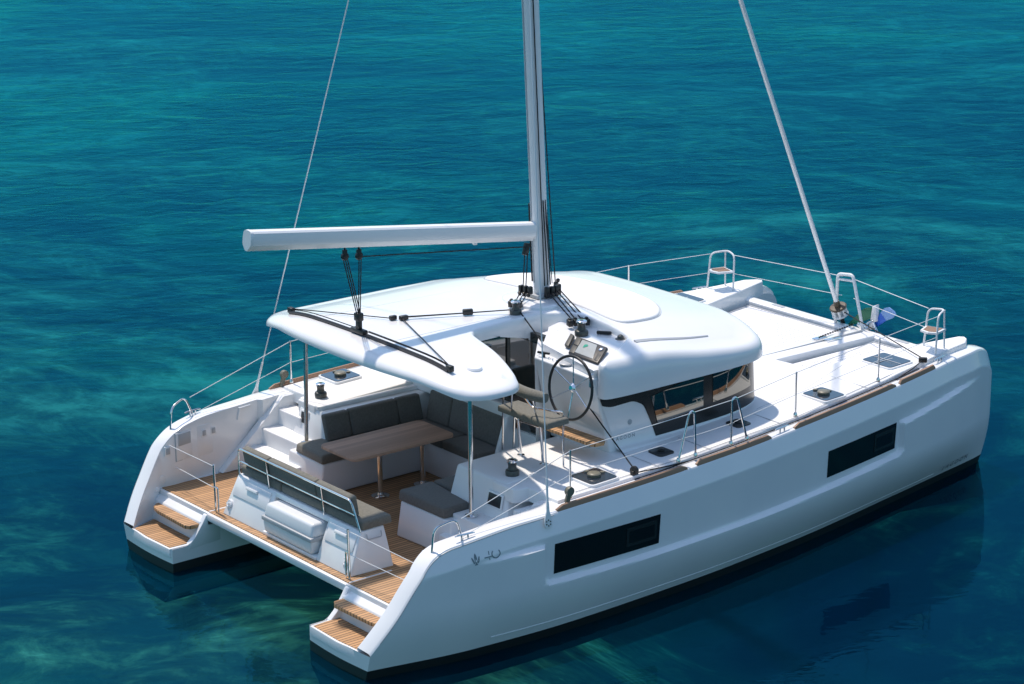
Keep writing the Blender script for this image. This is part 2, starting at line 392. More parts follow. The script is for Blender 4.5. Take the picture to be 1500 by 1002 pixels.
# ------------------------------------------------------------------ sea
def water_material():
    m = bpy.data.materials.new('sea_water'); m.use_nodes = True
    n, l = m.node_tree.nodes, m.node_tree.links; n.remove(n['Principled BSDF']); out = n['Material Output']
    geo = n.new('ShaderNodeNewGeometry')
    a = sea_noise(n, l, geo, .35, 1.8, 2, .5, .5); b = sea_noise(n, l, geo, 1.5, 1.7, 3, .55, .6, R(-30)); c = sea_noise(n, l, geo, 7.0, 1.8, 2, .5, .3, R(-46))
    calm = ramp(n, l, sea_noise(n, l, geo, .06, 1.5, 3, .55, .6), [(.40, (.35, .35, .35)), (.65, (1, 1, 1))])
    sub = n.new('ShaderNodeVectorMath'); sub.operation = 'DISTANCE'; sub.inputs[1].default_value = (4.5, -3.5, 0); l.new(geo.outputs['Position'], sub.inputs[0])
    lee = ramp(n, l, mth(n, l, 'DIVIDE', sub.outputs['Value'], 30.0), [(.24, (.28, .28, .28)), (.55, (1, 1, 1))])      # smoother in the lee of the boat
    calm = mth(n, l, 'MULTIPLY', calm, lee)
    h = mth(n, l, 'ADD', mth(n, l, 'MULTIPLY', mth(n, l, 'MULTIPLY', a, lee), 1.3), mth(n, l, 'MULTIPLY', mth(n, l, 'ADD', mth(n, l, 'MULTIPLY', b, 1.45), mth(n, l, 'MULTIPLY', c, .26)), calm))
    bp = n.new('ShaderNodeBump'); bp.inputs['Strength'].default_value = 1.0; bp.inputs['Distance'].default_value = .055
    l.new(h, bp.inputs['Height'])
    fr = n.new('ShaderNodeFresnel'); fr.inputs['IOR'].default_value = 1.333; l.new(bp.outputs[0], fr.inputs['Normal'])
    gl = n.new('ShaderNodeBsdfGlossy'); gl.inputs['Roughness'].default_value = .02; l.new(bp.outputs[0], gl.inputs['Normal'])
    gl.inputs['Color'].default_value = (.05, .58, .76, 1)
    tr = n.new('ShaderNodeBsdfTransparent'); tr.inputs['Color'].default_value = (.6, .95, .97, 1)
    df = n.new('ShaderNodeBsdfDiffuse')        # light the water itself scatters back
    l.new(ramp(n, l, sea_noise(n, l, geo, .06, 1.3, 5, .62, .8), [(.40, (.0001, .009, .045)), (.51, (.0002, .044, .080)), (.65, (.0004, .155, .135))]), df.inputs['Color'])
    m1 = n.new('ShaderNodeMixShader'); m1.inputs[0].default_value = .32
    l.new(tr.outputs[0], m1.inputs[1]); l.new(df.outputs[0], m1.inputs[2])
    m2 = n.new('ShaderNodeMixShader'); l.new(mth(n, l, 'MULTIPLY', fr.outputs[0], .80), m2.inputs[0]); l.new(m1.outputs[0], m2.inputs[1]); l.new(gl.outputs[0], m2.inputs[2])
    l.new(m2.outputs[0], out.inputs['Surface'])
    va = n.new('ShaderNodeVolumeAbsorption'); va.inputs['Color'].default_value = (.0, .66, .80, 1); va.inputs['Density'].default_value = .125
    l.new(va.outputs[0], out.inputs['Volume'])
    return m
def seabed_material():
    m = mat('sandy_seabed', (.2, .3, .25), .9); n, l, b = nodes(m)
    geo = n.new('ShaderNodeNewGeometry')
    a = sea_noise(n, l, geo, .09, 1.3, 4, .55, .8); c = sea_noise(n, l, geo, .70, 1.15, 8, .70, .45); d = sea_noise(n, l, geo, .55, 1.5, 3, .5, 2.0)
    rid = mth(n, l, 'SUBTRACT', 1.0, mth(n, l, 'MULTIPLY', mth(n, l, 'ABSOLUTE', mth(n, l, 'SUBTRACT', d, .5)), 16.0))      # thin caustic light lines painted into the seabed colour
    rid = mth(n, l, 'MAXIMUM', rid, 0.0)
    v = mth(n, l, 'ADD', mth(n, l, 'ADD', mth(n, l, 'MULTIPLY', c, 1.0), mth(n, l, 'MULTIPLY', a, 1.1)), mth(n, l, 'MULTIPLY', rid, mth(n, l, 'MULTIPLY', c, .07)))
    sz = n.new('ShaderNodeSeparateXYZ'); l.new(geo.outputs['Position'], sz.inputs[0])
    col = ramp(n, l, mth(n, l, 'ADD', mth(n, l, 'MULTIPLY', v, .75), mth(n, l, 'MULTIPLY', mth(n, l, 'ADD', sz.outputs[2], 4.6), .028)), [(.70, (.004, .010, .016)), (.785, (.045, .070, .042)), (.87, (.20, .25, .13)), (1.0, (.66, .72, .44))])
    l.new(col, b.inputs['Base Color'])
    return m
mb = MB(); L = 2500
mb.box(-L, L, -L, L, -12, 0)
sea = mb.build('water', water_material()); sea['kind'] = 'structure'
mb = MB(); rows = []
for i in range(116):
    x = -60 + 460 * i / 115; row = []
    for j in range(116):
        y = -60 + 460 * j / 115
        uu, ww = x * .777 - y * .63, x * .63 + y * .777          # the bottom falls away towards the bow side
        row.append((x, y, -3.3 - 1.0 * sst(4, 12, ww) - 3.0 * sst(1, 9, uu) * (1 - sst(14, 34, ww)) + .5 * math.sin(x * .23 + 1.3 * math.sin(y * .11)) + .4 * math.sin(y * .31 + x * .07)))
    rows.append(row)
mb.grid(rows)
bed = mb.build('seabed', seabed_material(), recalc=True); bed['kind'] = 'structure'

# ------------------------------------------------------------------ catamaran: hull lines (x forward from the transom, y to port, water at z = 0)
CAT = thing('sailing_catamaran', 'white sailing catamaran with white boom and hardtop lying on teal water', 'catamaran', None, (5.87, 0, 0))
YB = pchip([0, 1.4, 2.95, 4.8, 6.85, 9.35, 10.6, 11.3, 11.6, 11.70, 11.74], [2.84, 3.12, 3.22, 3.18, 3.02, 2.66, 2.46, 2.35, 2.29, 2.26, 2.22])
YM = pchip([0, .8, 1.5, 2.5, 4, 5.6, 6.85, 9.2, 10.2, 11.0, 11.45, 11.65, 11.72, 11.74], [2.98, 3.18, 3.30, 3.395, 3.42, 3.38, 3.285, 2.99, 2.82, 2.63, 2.485, 2.41, 2.37, 2.30])
ZSH = pchip([0, .85, 1.42, 2.44, 4, 5.6, 7, 9.2, 10.6, 11.2, 11.45, 11.62, 11.70, 11.74], [1.42, 1.49, 1.565, 1.62, 1.67, 1.72, 1.765, 1.83, 1.87, 1.88, 1.84, 1.76, 1.68, 1.56])
ZST = pchip([0, .14, .34, .57, .70, .85, 1.0, 1.2], [.34, .55, .84, 1.18, 1.34, 1.45, 1.505, 1.54])
def ztop(x): return min(ZST(x), ZSH(x)) if x < 1.2 else ZSH(x)
def sst(a, b, v): t = min(max((v - a) / (b - a), 0), 1); return t * t * (3 - 2 * t)
ZLOW = pchip([2.2, 4, 5.6, 8.5, 9.2], [.815, .785, .80, .885, .92])
def inset(x, z):
    """the topsides step in by 35 mm above a moulded line that dips round the windows"""
    line = 1.30 if x < 2.6 else lerp(1.36, 1.52, min(max((x - 9.3) / 1.9, 0), 1))
    if 2.6 <= x <= 8.9: line = 1.33
    zc = z - ZLOW(x)
    dx = max(2.32 - x, x - 9.12); dz = max(-zc, zc - 1.2); r_ = .10
    qx, qz = dx + r_, dz + r_
    sd = min(max(qx, qz), 0) + math.hypot(max(qx, 0), max(qz, 0)) - r_
    dist = max(z - line, -sd)
    fade = sst(1.2, 2.1, x) * (1 - sst(10.4, 11.3, x))
    return .072 * sst(-.030, .024, dist) * fade
def yo(x, z, ins=True):
    yb, ym = YB(x), YM(x); zs = ZSH(x)
    if z < .13: y = yb - (.13 - z) * .35
    elif z < .85: y = yb + (ym - yb) * math.sin(math.pi / 2 * (z - .13) / .72)
    else: y = ym
    t = sst(zs - .26, zs - .20, z) * max(0, (z - (zs - .23)) / .23)
    y -= .085 * max(0, t)
    k = 1 - sst(0, .05, 11.74 - x)
    return y - (inset(x, z) if ins else 0)
XS = [.035 * i for i in range(35)] + [1.2 + .05 * i for i in range(1, 203)]
XS = [x for x in XS if x < 11.3] + [11.3, 11.36, 11.42, 11.47, 11.52, 11.56, 11.6, 11.63, 11.66, 11.685, 11.705, 11.72, 11.732, 11.74]
def yin(x):   # inner side of a hull
    return float(np.interp(x, [0, 8.6, 9.6, 10.6, 11.3, 11.6, 11.7, 11.74], [1.62, 1.60, 1.66, 1.86, 2.02, 2.10, 2.13, 2.15]))

def make_hull(s):
    mb = MB(); NZ = 84; rows = []
    for x in XS:
        zt = ztop(x); zz = [-.5, -.2, .0, .13] + [lerp(.13, zt, (k / NZ)) for k in range(1, NZ + 1)]
        row = [(x, s * (yo(x, z) - (.25 if z < -.3 else 0)), z) for z in zz]
        # gunwale cap: rolled edge then flat top inboard, then down the inner wall
        ye = yo(x, zt); capw = .27 if x < 2.3 else .34
        yi = max(ye - capw, yin(x) + .02) if x < 10.9 else lerp(ye, yin(x), .6)
        row += [(x, s * (ye - .012), zt + .018), (x, s * (ye - .035), zt + .028), (x, s * (yi + .03), zt + .034), (x, s * (yi + .006), zt + .026), (x, s * yi, zt + .0)]
        # inner wall down to platform or deck
        zl = (.32 if x < .55 else .70) if x < 2.0 else (lerp(.70, zt - .1, min(1, (x - 2.0) / .7)))
        if x >= 10.9: zl = .13
        zl = min(zl, zt - .005)
        row += [(x, s * (yi if x < 10.9 else lerp(yi, yin(x), .4)), lerp(zt, zl, .5)), (x, s * (yi if x < 10.9 else yin(x)), zl)]
        rows.append(row)
    def mid(i, j): return 1 if j < 3 else 0
    mb.grid(rows, mids=mid)
    # stem closing strip
    # inner (tunnel) side, full length, and bottom
    rows = []
    for x in XS:
        yi = yin(x); zt = float(np.interp(x, [0, .22, .36, .48, .56, .62, 8.8, 9.6, 11.0, 11.3, 11.5, 11.65, 11.74], [.33, .33, .40, .56, .68, .70, .70, 1.60, 1.72, 1.80, 1.76, 1.68, 1.55]))
        zz = [-.5, -.2, 0, .13] + [lerp(.13, zt, k / 14) for k in range(1, 15)]
        bow = sst(11.0, 11.74, x)
        rows.append([(x, s * (yi + (.25 if z < -.3 else 0) + .05 * (1 - bow) * max(0, .13 - z)), z) for z in zz])
    mb.grid(rows, mids=mid)
    # transom, black below the boot line
    o = [yo(0, z) for z in (-.2, 0, .13, .2, .27, .335)]; zz = (-.2, 0, .13, .2, .27, .335)
    rows = []
    for z, y in zip(zz, o):
        rows.append([(-.03 * math.sin(math.pi * t) - .0, s * lerp(yin(0), y, t), z) for t in [k / 10 for k in range(11)]])
    mb.grid(rows, mids=lambda i, j: 1 if i < 2 else 0)
    # bottom plate
    mb.mi = 1
    rows = [[(x, s * (yo(x, -.5) - .25), -.5), (x, s * (yin(x) + .25), -.5)] for x in XS]; mb.grid(rows, mids=lambda i, j: 1)
    mb.mi = 0
    h = mb.build('hull', [GEL, ANTIF], CAT, smooth=30, recalc=True)
    return h
HULLS = {s: make_hull(s) for s in (1, -1)}

# spray line just above the boot line, windows, lettering on the outer sides
def hull_patch(mb, s, corners, off, nx=16, nz=6, thick=.0):
    """quad given by (x,z) corners laid on the hull side, standing off it"""
    (a, b, c, d) = corners; rows = []
    for j in range(nz + 1):
        v = j / nz; row = []
        for i in range(nx + 1):
            u = i / nx
            x = lerp(lerp(a[0], b[0], u), lerp(d[0], c[0], u), v); z = lerp(lerp(a[1], b[1], u), lerp(d[1], c[1], u), v)
            row.append((x, s * (yo(x, z) + off), z))
        rows.append(row)
    V = mb.grid(rows)
    bnd = V[0] + [r_[-1] for r_ in V[1:]] + list(reversed(V[-1][:-1])) + [r_[0] for r_ in reversed(V[1:-1])]
    bk = [mb.V((v.co.x, v.co.y - s * (off + .02), v.co.z)) for v in bnd]
    for i in range(len(bnd)): mb.F((bnd[i - 1], bnd[i], bk[i], bk[i - 1]))
for s in (-1, 1):
    h = HULLS[s]
    for (x0, x1, zl0, zl1, hh) in ((2.50, 4.22, .895, .885, .385), (7.46, 9.03, .968, .995, .372)):
        mb = MB(); hull_patch(mb, s, ((x0 - .02, zl0), (x1 - .03, zl1), (x1, zl1 + hh), (x0, zl0 + hh)), .006)
        w = mb.build('hull_window', HULLG, h, recalc=True)
        a0 = lerp(x0, x1, .66); a1 = lerp(x0, x1, .955); z0 = lerp(zl0, zl1, .8) + .075
        mb = MB(); hull_patch(mb, s, ((a0, z0), (a1, z0), (a1 + .015, z0 + .245), (a0 + .015, z0 + .245)), .012, 6, 3)
        fr = mb.build('opening_frame', HULLG2, h, recalc=True)
        mb = MB(); hull_patch(mb, s, ((a0 + .05, z0 + .045), (a1 - .04, z0 + .045), (a1 - .03, z0 + .2), (a0 + .06, z0 + .2)), .016, 6, 3)
        mb.build('opening_pane', HULLG, h, recalc=True)
    mb = MB()
    pts = [(x, s * (yo(x, .24 - .004 * x) + .002), .255 - .004 * x) for x in np.linspace(1.6, 10.3, 60)]
    mb.tube(pts, .011, 6); mb.build('spray_rail', GEL, h)
    mb = MB(); mb.tube([(x, s * (yo(x, ztop(x) - .01) - .004), ztop(x) - .004) for x in XS[3:] if x < 2.6], .0075, 6); mb.build('edge_seam', GREYM, h)

def text_on(txt, size, name, m, parent, mapf, spacing=1.0):
    cu = bpy.data.curves.new('txt', 'FONT'); cu.body = txt; cu.size = size; cu.space_character = spacing; cu.resolution_u = 3
    o = bpy.data.objects.new('txt', cu); S.collection.objects.link(o)
    dg = bpy.context.evaluated_depsgraph_get(); me = bpy.data.meshes.new_from_object(o.evaluated_get(dg))
    bpy.data.objects.remove(o)
    bm = bmesh.new(); bm.from_mesh(me); bpy.data.meshes.remove(me)
    bmesh.ops.triangulate(bm, faces=bm.faces[:])
    for v in bm.verts: v.co = Vector(mapf(v.co.x, v.co.y)) - root_of(parent)
    nm = bpy.data.meshes.new(name); bm.to_mesh(nm); bm.free(); nm.materials.append(m)
    ob = bpy.data.objects.new(name, nm); S.collection.objects.link(ob); ob.parent = parent; return ob
hs = HULLS[-1]
text_on('LAGOON', .115, 'lettering', MARKL, hs, lambda u, v: Vector((10.46 + u, -(yo(10.46 + u, .26 + v) + .004), .222 + v + u * .012)), 1.75)
mk = MB()      # the model mark: a leaf emblem and a stylised 40
def mkpt(u, v): return Vector((1.30 + u, -(yo(1.30 + u, 1.36 + v) + .004), 1.36 + v))
def stroke(pts, w):
    P = [Vector((a, b)) for a, b in pts]; L_, R_ = [], []
    for i, p in enumerate(P):
        d = (P[min(i + 1, len(P) - 1)] - P[max(i - 1, 0)]).normalized(); nn = Vector((-d.y, d.x)) * w
        L_.append(mk.V(mkpt(*(p + nn)))); R_.append(mk.V(mkpt(*(p - nn))))
    for i in range(len(P) - 1): mk.F((R_[i], R_[i + 1], L_[i + 1], L_[i]))
def lens(cx, cy, hh, ww, tilt):
    o = []
    for k in range(16):
        t = 2 * math.pi * k / 16; u = ww * math.sin(t) * abs(math.sin(t)) ** .2; v = hh * math.cos(t); c_, s_ = math.cos(tilt), math.sin(tilt)
        o.append(mk.V(mkpt(cx + u * c_ - v * s_, cy + u * s_ + v * c_)))
    mk.F(o)
lens(.02, .0, .066, .018, 0); lens(-.018, -.014, .044, .011, .35); lens(.058, -.014, .044, .011, -.35)
stroke([(.0, -.066), (.04, -.066)], .006)
stroke([(.14, -.01), (.25, -.01)], .006); stroke([(.215, .055), (.215, -.05)], .006)
stroke([(.315 + .06 * math.cos(R(a)), .005 + .05 * math.sin(R(a))) for a in range(130, 405, 15)], .007)
mk.build('lettering', MARK, hs)

# ------------------------------------------------------------------ stern platforms, teak, steps
SOLE = .73
for s in (1, -1):
    o = [(-.02, 1.66), (-.045, 2.25), (-.015, 2.66), (.12, 2.70), (.46, 2.83), (.60, 2.83), (.60, 1.64), (.30, 1.64)]
    o = [(x, s * y) for x, y in o]
    mb = MB(); mb.slab(o, .336, .22, .012, 2); plat = mb.build('stern_platform', GEL, CAT, recalc=True)
    o = [(.005, 1.70), (-.015, 2.25), (.01, 2.62), (.12, 2.67), (.40, 2.77), (.40, 1.68)]
    mb = MB(); mb.slab([(x, s * y) for x, y in o], .344, .325, .003, 1); mb.build('teak_tread', TEAK, plat, recalc=True)
    # riser up to the cockpit level with a half step of teak
    mb = MB()
    mb.prism([(.40, .33), (.47, .60), (.66, .715), (.75, .715), (.75, .3), (.5, .3)], min(s * 1.66, s * 2.92), max(s * 1.66, s * 2.92), 'y', .012)
    mb.build('stern_riser', GEL, CAT, recalc=True)
    mb = MB(); o = fillet([(.62, s * 1.64), (.26, s * 1.64), (.31, s * 2.76), (.62, s * 2.76)], .10)
    mb.slab([(p.x, p.y) for p in o] if False else [(p[0], p[1]) for p in [(.62, s * 1.66), (.33, s * 1.68), (.28, s * 1.76), (.30, s * 2.5), (.34, s * 2.66), (.42, s * 2.74), (.62, s * 2.76)]], .575, .525, .012, 3)
    mb.build('teak_step', TEAK, CAT, recalc=True)
    # curved inner cheek between platform and cockpit beam
    mb = MB(); c = [(.26, .34), (.36, .43), (.47, .58), (.54, .69), (.62, .725), (.75, .725), (.75, .3), (.26, .28)]
    mb.prism(c, min(s * 1.615, s * 1.70), max(s * 1.615, s * 1.70), 'y', .008); mb.build('stern_cheek', GEL, CAT, recalc=True)

# bridge deck and cockpit sole
mb = MB(); mb.prism([(.55, SOLE - .015), (.55, .62), (.75, .50), (1.6, .46), (8.4, .60), (8.9, 1.2), (8.9, 1.5), (8.4, 1.6), (4.3, 1.6), (4.3, SOLE - .015)], -1.62, 1.62, 'y', .01)
bridge = mb.build('bridge_deck', GEL, CAT, recalc=True)
for y0, y1 in ((-2.93, -1.615), (1.615, 2.93)):
    MB().box(.56, 4.35, y0, y1, .55, SOLE - .012, .004).build('cockpit_sole', GEL, CAT, recalc=True)
mb = MB(); mb.box(.60, 4.34, -2.86, 2.86, SOLE - .025, SOLE, .003); mb.build('teak_sole', TEAK, CAT, recalc=True)
# thin white joints in the aft teak
for s in (1, -1):
    MB().box(.60, 1.25, s * 1.63 - .012, s * 1.63 + .012, SOLE, SOLE + .004).build('teak_border', GEL, CAT, recalc=True)

# gunwale-side inner wall with the moulded diagonal, side steps
for s in (1, -1):
    mb = MB(); a, b = sorted((s * 2.93, s * 2.80))
    mb.prism([(1.54, .735), (2.60, 1.655), (2.85, 1.655), (2.85, .735)], a, b, 'y', .012)
    wall = mb.build('inner_wall', GEL, CAT, recalc=True)
    mb = MB()
    treads = ((2.00, 1.03), (2.22, 1.26), (2.50, 1.49))
    for (xn, zt), yi in zip(treads, (1.62, 1.62, 2.24 if s > 0 else 2.50)):
        lo, hi = sorted((s * 2.86, s * yi))
        mb.box(xn, 2.95, lo, hi, .70, zt, .018, 3)
    mb.build('side_steps', DECK, CAT, recalc=True)

# ------------------------------------------------------------------ decks
def zd(x): return 1.70 + .033 * (x - 2.9)
for s in (1, -1):
    out = [(x, ys) for x, ys in [(2.77, yo(2.77, 1.6) - .20)] + [(x, yo(x, ZSH(x)) - .19) for x in np.arange(3.1, 11.0, .3)]]
    tip = [(11.15, yo(11.15, ZSH(11.15)) - .17), (11.32, 2.20), (11.36, 2.12), (11.30, 2.05)]
    inn = [(x, yin(x) + .03) for x in (11.0, 10.6, 10.2, 9.6, 9.2, 8.7)] + [(8.6, .9), (8.6, .0)] 
    mid_ = [(7.0, .0), (5.0, 0), (4.6, 1.6), (4.3, 1.92), (2.66, 1.92), (2.58, 2.0), (2.58, 2.40), (2.66, 2.46), (2.77, 2.48)]
    o = [(x, s * y) for x, y in out + tip + inn + mid_]
    if s < 0: o = [(x, y) for x, y in o]
    mb = MB(); mb.slab(resample(o, .35), lambda x, y: zd(x) + .012 + .012 * (abs(y) < 2.6), lambda x, y: zd(x) - .16, .022, 3, step=.4)
    mb.build('deck', DECK, CAT, recalc=True)
    # foredeck inner walls of the bow
    rows = []
    for x in np.linspace(8.6, 11.3, 16):
        zt = zd(x) - .01; y = yin(x) + .028
        rows.append([(x, s * y, zt), (x, s * (y - .012), zt - .12), (x, s * (y - .02), 1.55)])
    mb = MB(); mb.grid(rows); mb.build('bow_inner_wall', GEL, CAT, recalc=True)

    for pts in ([(4.45, 2.36), (4.45, 3.05)], [(5.36, 2.42), (5.36, 3.05)], [(6.72, 2.42), (6.72, 2.98)], [(8.62, 1.7), (8.62, 2.75)], [(6.9, 2.32), (8.0, 2.18), (9.2, 1.78)], [(3.1, 3.0), (5, 3.03), (7, 2.93), (9, 2.62), (10.2, 2.44)]):
        P = [(x, s * y, 0) for x, y in resample(pts, .2, False)]; P = cr(P, 3)
        MB().tube([(p.x, p.y, zd(p.x) + .0225) for p in P], .0045, 6).build('deck_seam', GREYM, CAT)

# counters beside the cockpit (port locker top, starboard helm deck)
def counter(s, x0, x1, yi, zt):
    mb = MB(); lo, hi = sorted((s * yi, s * 2.44))
    mb.hexa([(x0 - .10, s * (yi + .02), 1.20), (x1, s * (yi + .02), 1.20), (x1, s * 2.40, 1.20), (x0 - .10, s * 2.40, 1.20),
             (x0 + .06, s * (yi + .05), zt - .03), (x1, s * (yi + .05), zt - .03), (x1, s * 2.36, zt - .03), (x0 + .04, s * 2.36, zt - .03)], .035, 3)
    return mb
mb = counter(1, 2.55, 4.4, 1.60, 1.695); mb.build('locker', GEL, CAT, recalc=True)
mb = MB(); mb.slab([(2.585, 1.93), (2.63, 1.88), (4.45, 1.82), (4.45, 2.1), (2.6, 2.1)], 1.722, 1.668, .02, 3); mb.build('locker_lid', DECK, CAT, recalc=True)
mb = MB(); mb.hexa([(2.40, -1.10, .80), (4.5, -1.10, .80), (4.5, -2.50, .80), (2.40, -2.50, .80), (2.60, -1.22, 1.735), (4.5, -1.16, 1.735), (4.5, -2.34, 1.735), (2.63, -2.22, 1.735)], .045, 3)
helm_base = mb.build('helm_platform', DECK, CAT, recalc=True)
for c_, ax, hw in (((2.545, -2.09, 1.49), (.21, 0, .97), .13), ((2.545, 2.20, 1.50), (.17, 0, .98), .075)):
    mb = MB(); ax = Vector(ax).normalized(); mb.obox(Vector(c_), (0, 1, 0), ax, (ax.z, 0, -ax.x), hw + .02, .10, .012, .01); vf = mb.build('vent_frame', GEL, CAT, recalc=True)
    mb = MB(); mb.obox(Vector(c_) - Vector((ax.z, 0, -ax.x)) * .004, (0, 1, 0), ax, (ax.z, 0, -ax.x), hw, .08, .014, .012); mb.build('vent_opening', LOUVRE, vf, recalc=True)

# ------------------------------------------------------------------ saloon: walls, windows, one roof over saloon and cockpit
def plan(pts, n=8): return [(p.x, p.y) for p in cr([(x, y, 0) for x, y in pts], n)]
wbh = [(4.40, 2.27), (5.2, 2.29), (6.0, 2.28), (6.6, 2.23), (7.02, 2.10), (7.28, 1.86), (7.46, 1.45), (7.60, .8)]
wth = [(4.05, 2.28), (5.2, 2.30), (6.0, 2.30), (6.55, 2.285), (6.86, 2.22), (7.02, 2.04), (7.10, 1.6), (7.15, .8)]
WB = plan([(x, -y) for x, y in wbh] + [(7.64, 0)] + list(reversed(wbh)), 6)
WT = plan([(x, -y) for x, y in wth] + [(7.16, 0)] + list(reversed(wth)), 6)
ZW0, ZW1 = 1.84, 2.72
def wall_pt(i, z, off=0):
    """point on the saloon side at plan index i (float) and height z, standing off it"""
    t = (z - ZW0) / (ZW1 - ZW0); n = len(WB) - 1; i = min(max(i, 0), n - 1e-6); k = int(i); u = i - k
    b = Vector(WB[k]).lerp(Vector(WB[k + 1]), u); tt = Vector(WT[k]).lerp(Vector(WT[k + 1]), u); p = b.lerp(tt, t)
    d = (Vector(WT[k + 1]) - Vector(WT[k])).normalized(); nn = Vector((d.y, -d.x))
    p = p + nn * off; return (p.x, p.y, z)
def wall_i(x, z):
    lo, hi = 0, (len(WB) - 1) / 2
    for _ in range(40):
        m_ = (lo + hi) / 2
        if wall_pt(m_, z)[0] < x: lo = m_
        else: hi = m_
    return lo
mb = MB(); rows = []
nI = len(WB)
for z, off in ((1.66, .12), (1.76, .105), (1.80, .09), (1.815, .05), (1.825, .015), (1.84, 0.002), (2.0, 0), (2.3, 0), (2.55, 0), (2.72, 0)):
    rows.append([wall_pt(i, z, off) for i in np.linspace(0, nI - 1.001, nI)])
mb.grid(rows); cabin = mb.build('cabin', GEL, CAT, smooth=50, recalc=True)

def wall_sheet(poly, off, name, m, parent, step=.09, thick=.012):
    """polygon in (x, z) laid over the starboard saloon side (x may run past the corner: then it is a plan index)"""
    idx = [(wall_i(x, z) * .15 if isinstance(x, float) else x, z) for x, z in poly]
    o = resample(ccw(idx), .05); mb = MB(); vo, fo = mb.cap_cdt(o, None, step)
    vs = [mb.V(wall_pt(v.x / .15, v.y, off)) for v in vo]
    for t in fo: mb.F([vs[i] for i in t])
    bk = [mb.V(wall_pt(v[0] / .15, v[1], off - thick)) for v in o]
    for i in range(len(o)): mb.F((vs[i - 1] if i else vs[len(o) - 1], vs[i], bk[i], bk[i - 1] if i else bk[len(o) - 1]))
    return mb.build(name, m, parent, recalc=True)
jshape = fillet([(4.10, 0, 2.64), (4.12, 0, 2.46), (4.30, 0, 2.405), (4.68, 0, 2.42), (4.86, 0, 2.33), (5.08, 0, 1.855)], .07, 4)
wf = [(float(p.x), float(p.z)) for p in jshape] + [(5.6, 1.86), (6.2, 1.865), (6.7, 1.875), (7.02, 1.885), (7.24, 1.90), (7.36, 1.915)]
wf += [(7.05, 2.60), (6.95, 2.615), (6.6, 2.63), (6.0, 2.645), (5.0, 2.65), (4.5, 2.65)]
frame = wall_sheet(wf, .008, 'cabin_window', HULLG2, cabin)
for p in ([(4.97, 2.42), (5.90, 2.58), (5.92, 2.09), (5.10, 2.03)], [(6.08, 2.59), (6.73, 2.585), (6.90, 2.16), (6.10, 2.11)]):
    wall_sheet([(float(a), b) for a, b in p], .016, 'window_pane', GLASS, cabin)
# port side and front glazing, the same band carried round
n2 = (len(WB) - 1) * .15
rows = [[wall_pt(i, z, .008) for i in np.linspace(.5 * (len(WB) - 1) - 16, .5 * (len(WB) - 1) + 40, 70)] for z in (1.90, 2.1, 2.4, 2.6)]
rows = [[p for p in r_] for r_ in rows]
i0 = wall_i(7.27, 2.2) + 1.5
rows = [[wall_pt(i, z, .008) for i in np.linspace(i0, len(WB) - 12, 60)] for z in (1.90, 2.1, 2.4, 2.6)]
mb = MB(); mb.grid(rows); mb.build('windscreen', HULLG, cabin, recalc=True)
# round moulded logo boss and lettering on the side
mb = MB(); i = wall_i(4.63, 2.14); c = Vector(wall_pt(i, 2.14)); mb.lathe([(.035, -.004), (.035, .008), (.022, .014), (.0, .010)], c, (0, -1, .05), 16); mb.build('deck_fitting', GREYM, cabin)
text_on('LAGOON', .068, 'lettering', MARK, cabin, lambda u, v: Vector(wall_pt(wall_i(4.35 + u, 1.93 + v), 1.925 + v, .004)), 1.45)

def ZR(x, y):
    return 3.245 - .010 * y * y - .118 * (1 + .7 * sst(4.8, 6.0, x)) * max(0, abs(y) - 1.2) ** 2 - .05 * max(0, x - 4.8) ** 1.8
half_aft = [(1.64, 0), (1.65, .5), (1.68, 1.0), (1.74, 1.5), (1.84, 1.95), (1.98, 2.20), (2.20, 2.36), (2.5, 2.42)]
port_side = [(3.4, 2.43), (4.3, 2.43), (5.2, 2.45), (5.9, 2.47), (6.42, 2.46), (6.85, 2.38), (7.11, 2.18), (7.24, 1.8), (7.30, 1.3), (7.33, .7), (7.34, 0)]
stbd_front = [(7.33, -.7), (7.30, -1.3), (7.24, -1.8), (7.11, -2.18), (6.85, -2.38), (6.42, -2.46), (5.9, -2.47), (5.2, -2.47), (4.6, -2.47), (4.22, -2.45)]
pod_edge = [(4.08, -2.40), (4.08, -2.28), (4.20, -2.22), (4.50, -2.10), (4.86, -1.90), (4.93, -1.75), (4.93, -1.0), (4.85, -.78), (4.62, -.60), (4.45, -.57)]
cut = [(3.7, -.60), (3.45, -.62), (3.30, -.73), (3.21, -.98), (3.07, -1.50), (2.96, -1.86), (2.86, -2.14), (2.77, -2.30), (2.56, -2.40)]
aft_s = [(2.20, -2.38), (1.98, -2.22), (1.84, -1.95), (1.74, -1.5), (1.68, -1.0), (1.65, -.5)]
seq = [('b', half_aft + port_side[:2]), ('r', port_side[2:] + stbd_front), ('p', pod_edge), ('c', cut[:-2]), ('b', cut[-2:] + aft_s)]
raw, kind = [], []
for k_, pts in seq:
    for p in pts: raw.append(p); kind.append(k_)
rawr = list(reversed(raw)); kindr = list(reversed(kind))
a_ = sum(raw[i - 1][0] * raw[i][1] - raw[i][0] * raw[i - 1][1] for i in range(len(raw)))
if a_ < 0: raw, kind = rawr, kindr
prm = {'b': (.24, 3.01, 2.0), 'r': (.22, 2.62, 2.7), 'p': (.05, 2.90, 2.5), 'c': (.06, 3.04, 2.5)}
NP = 5
outl = [(p.x, p.y) for p in cr([(x, y, 0) for x, y in raw], NP, True)]
Wd, Lz, Pw = [], [], []
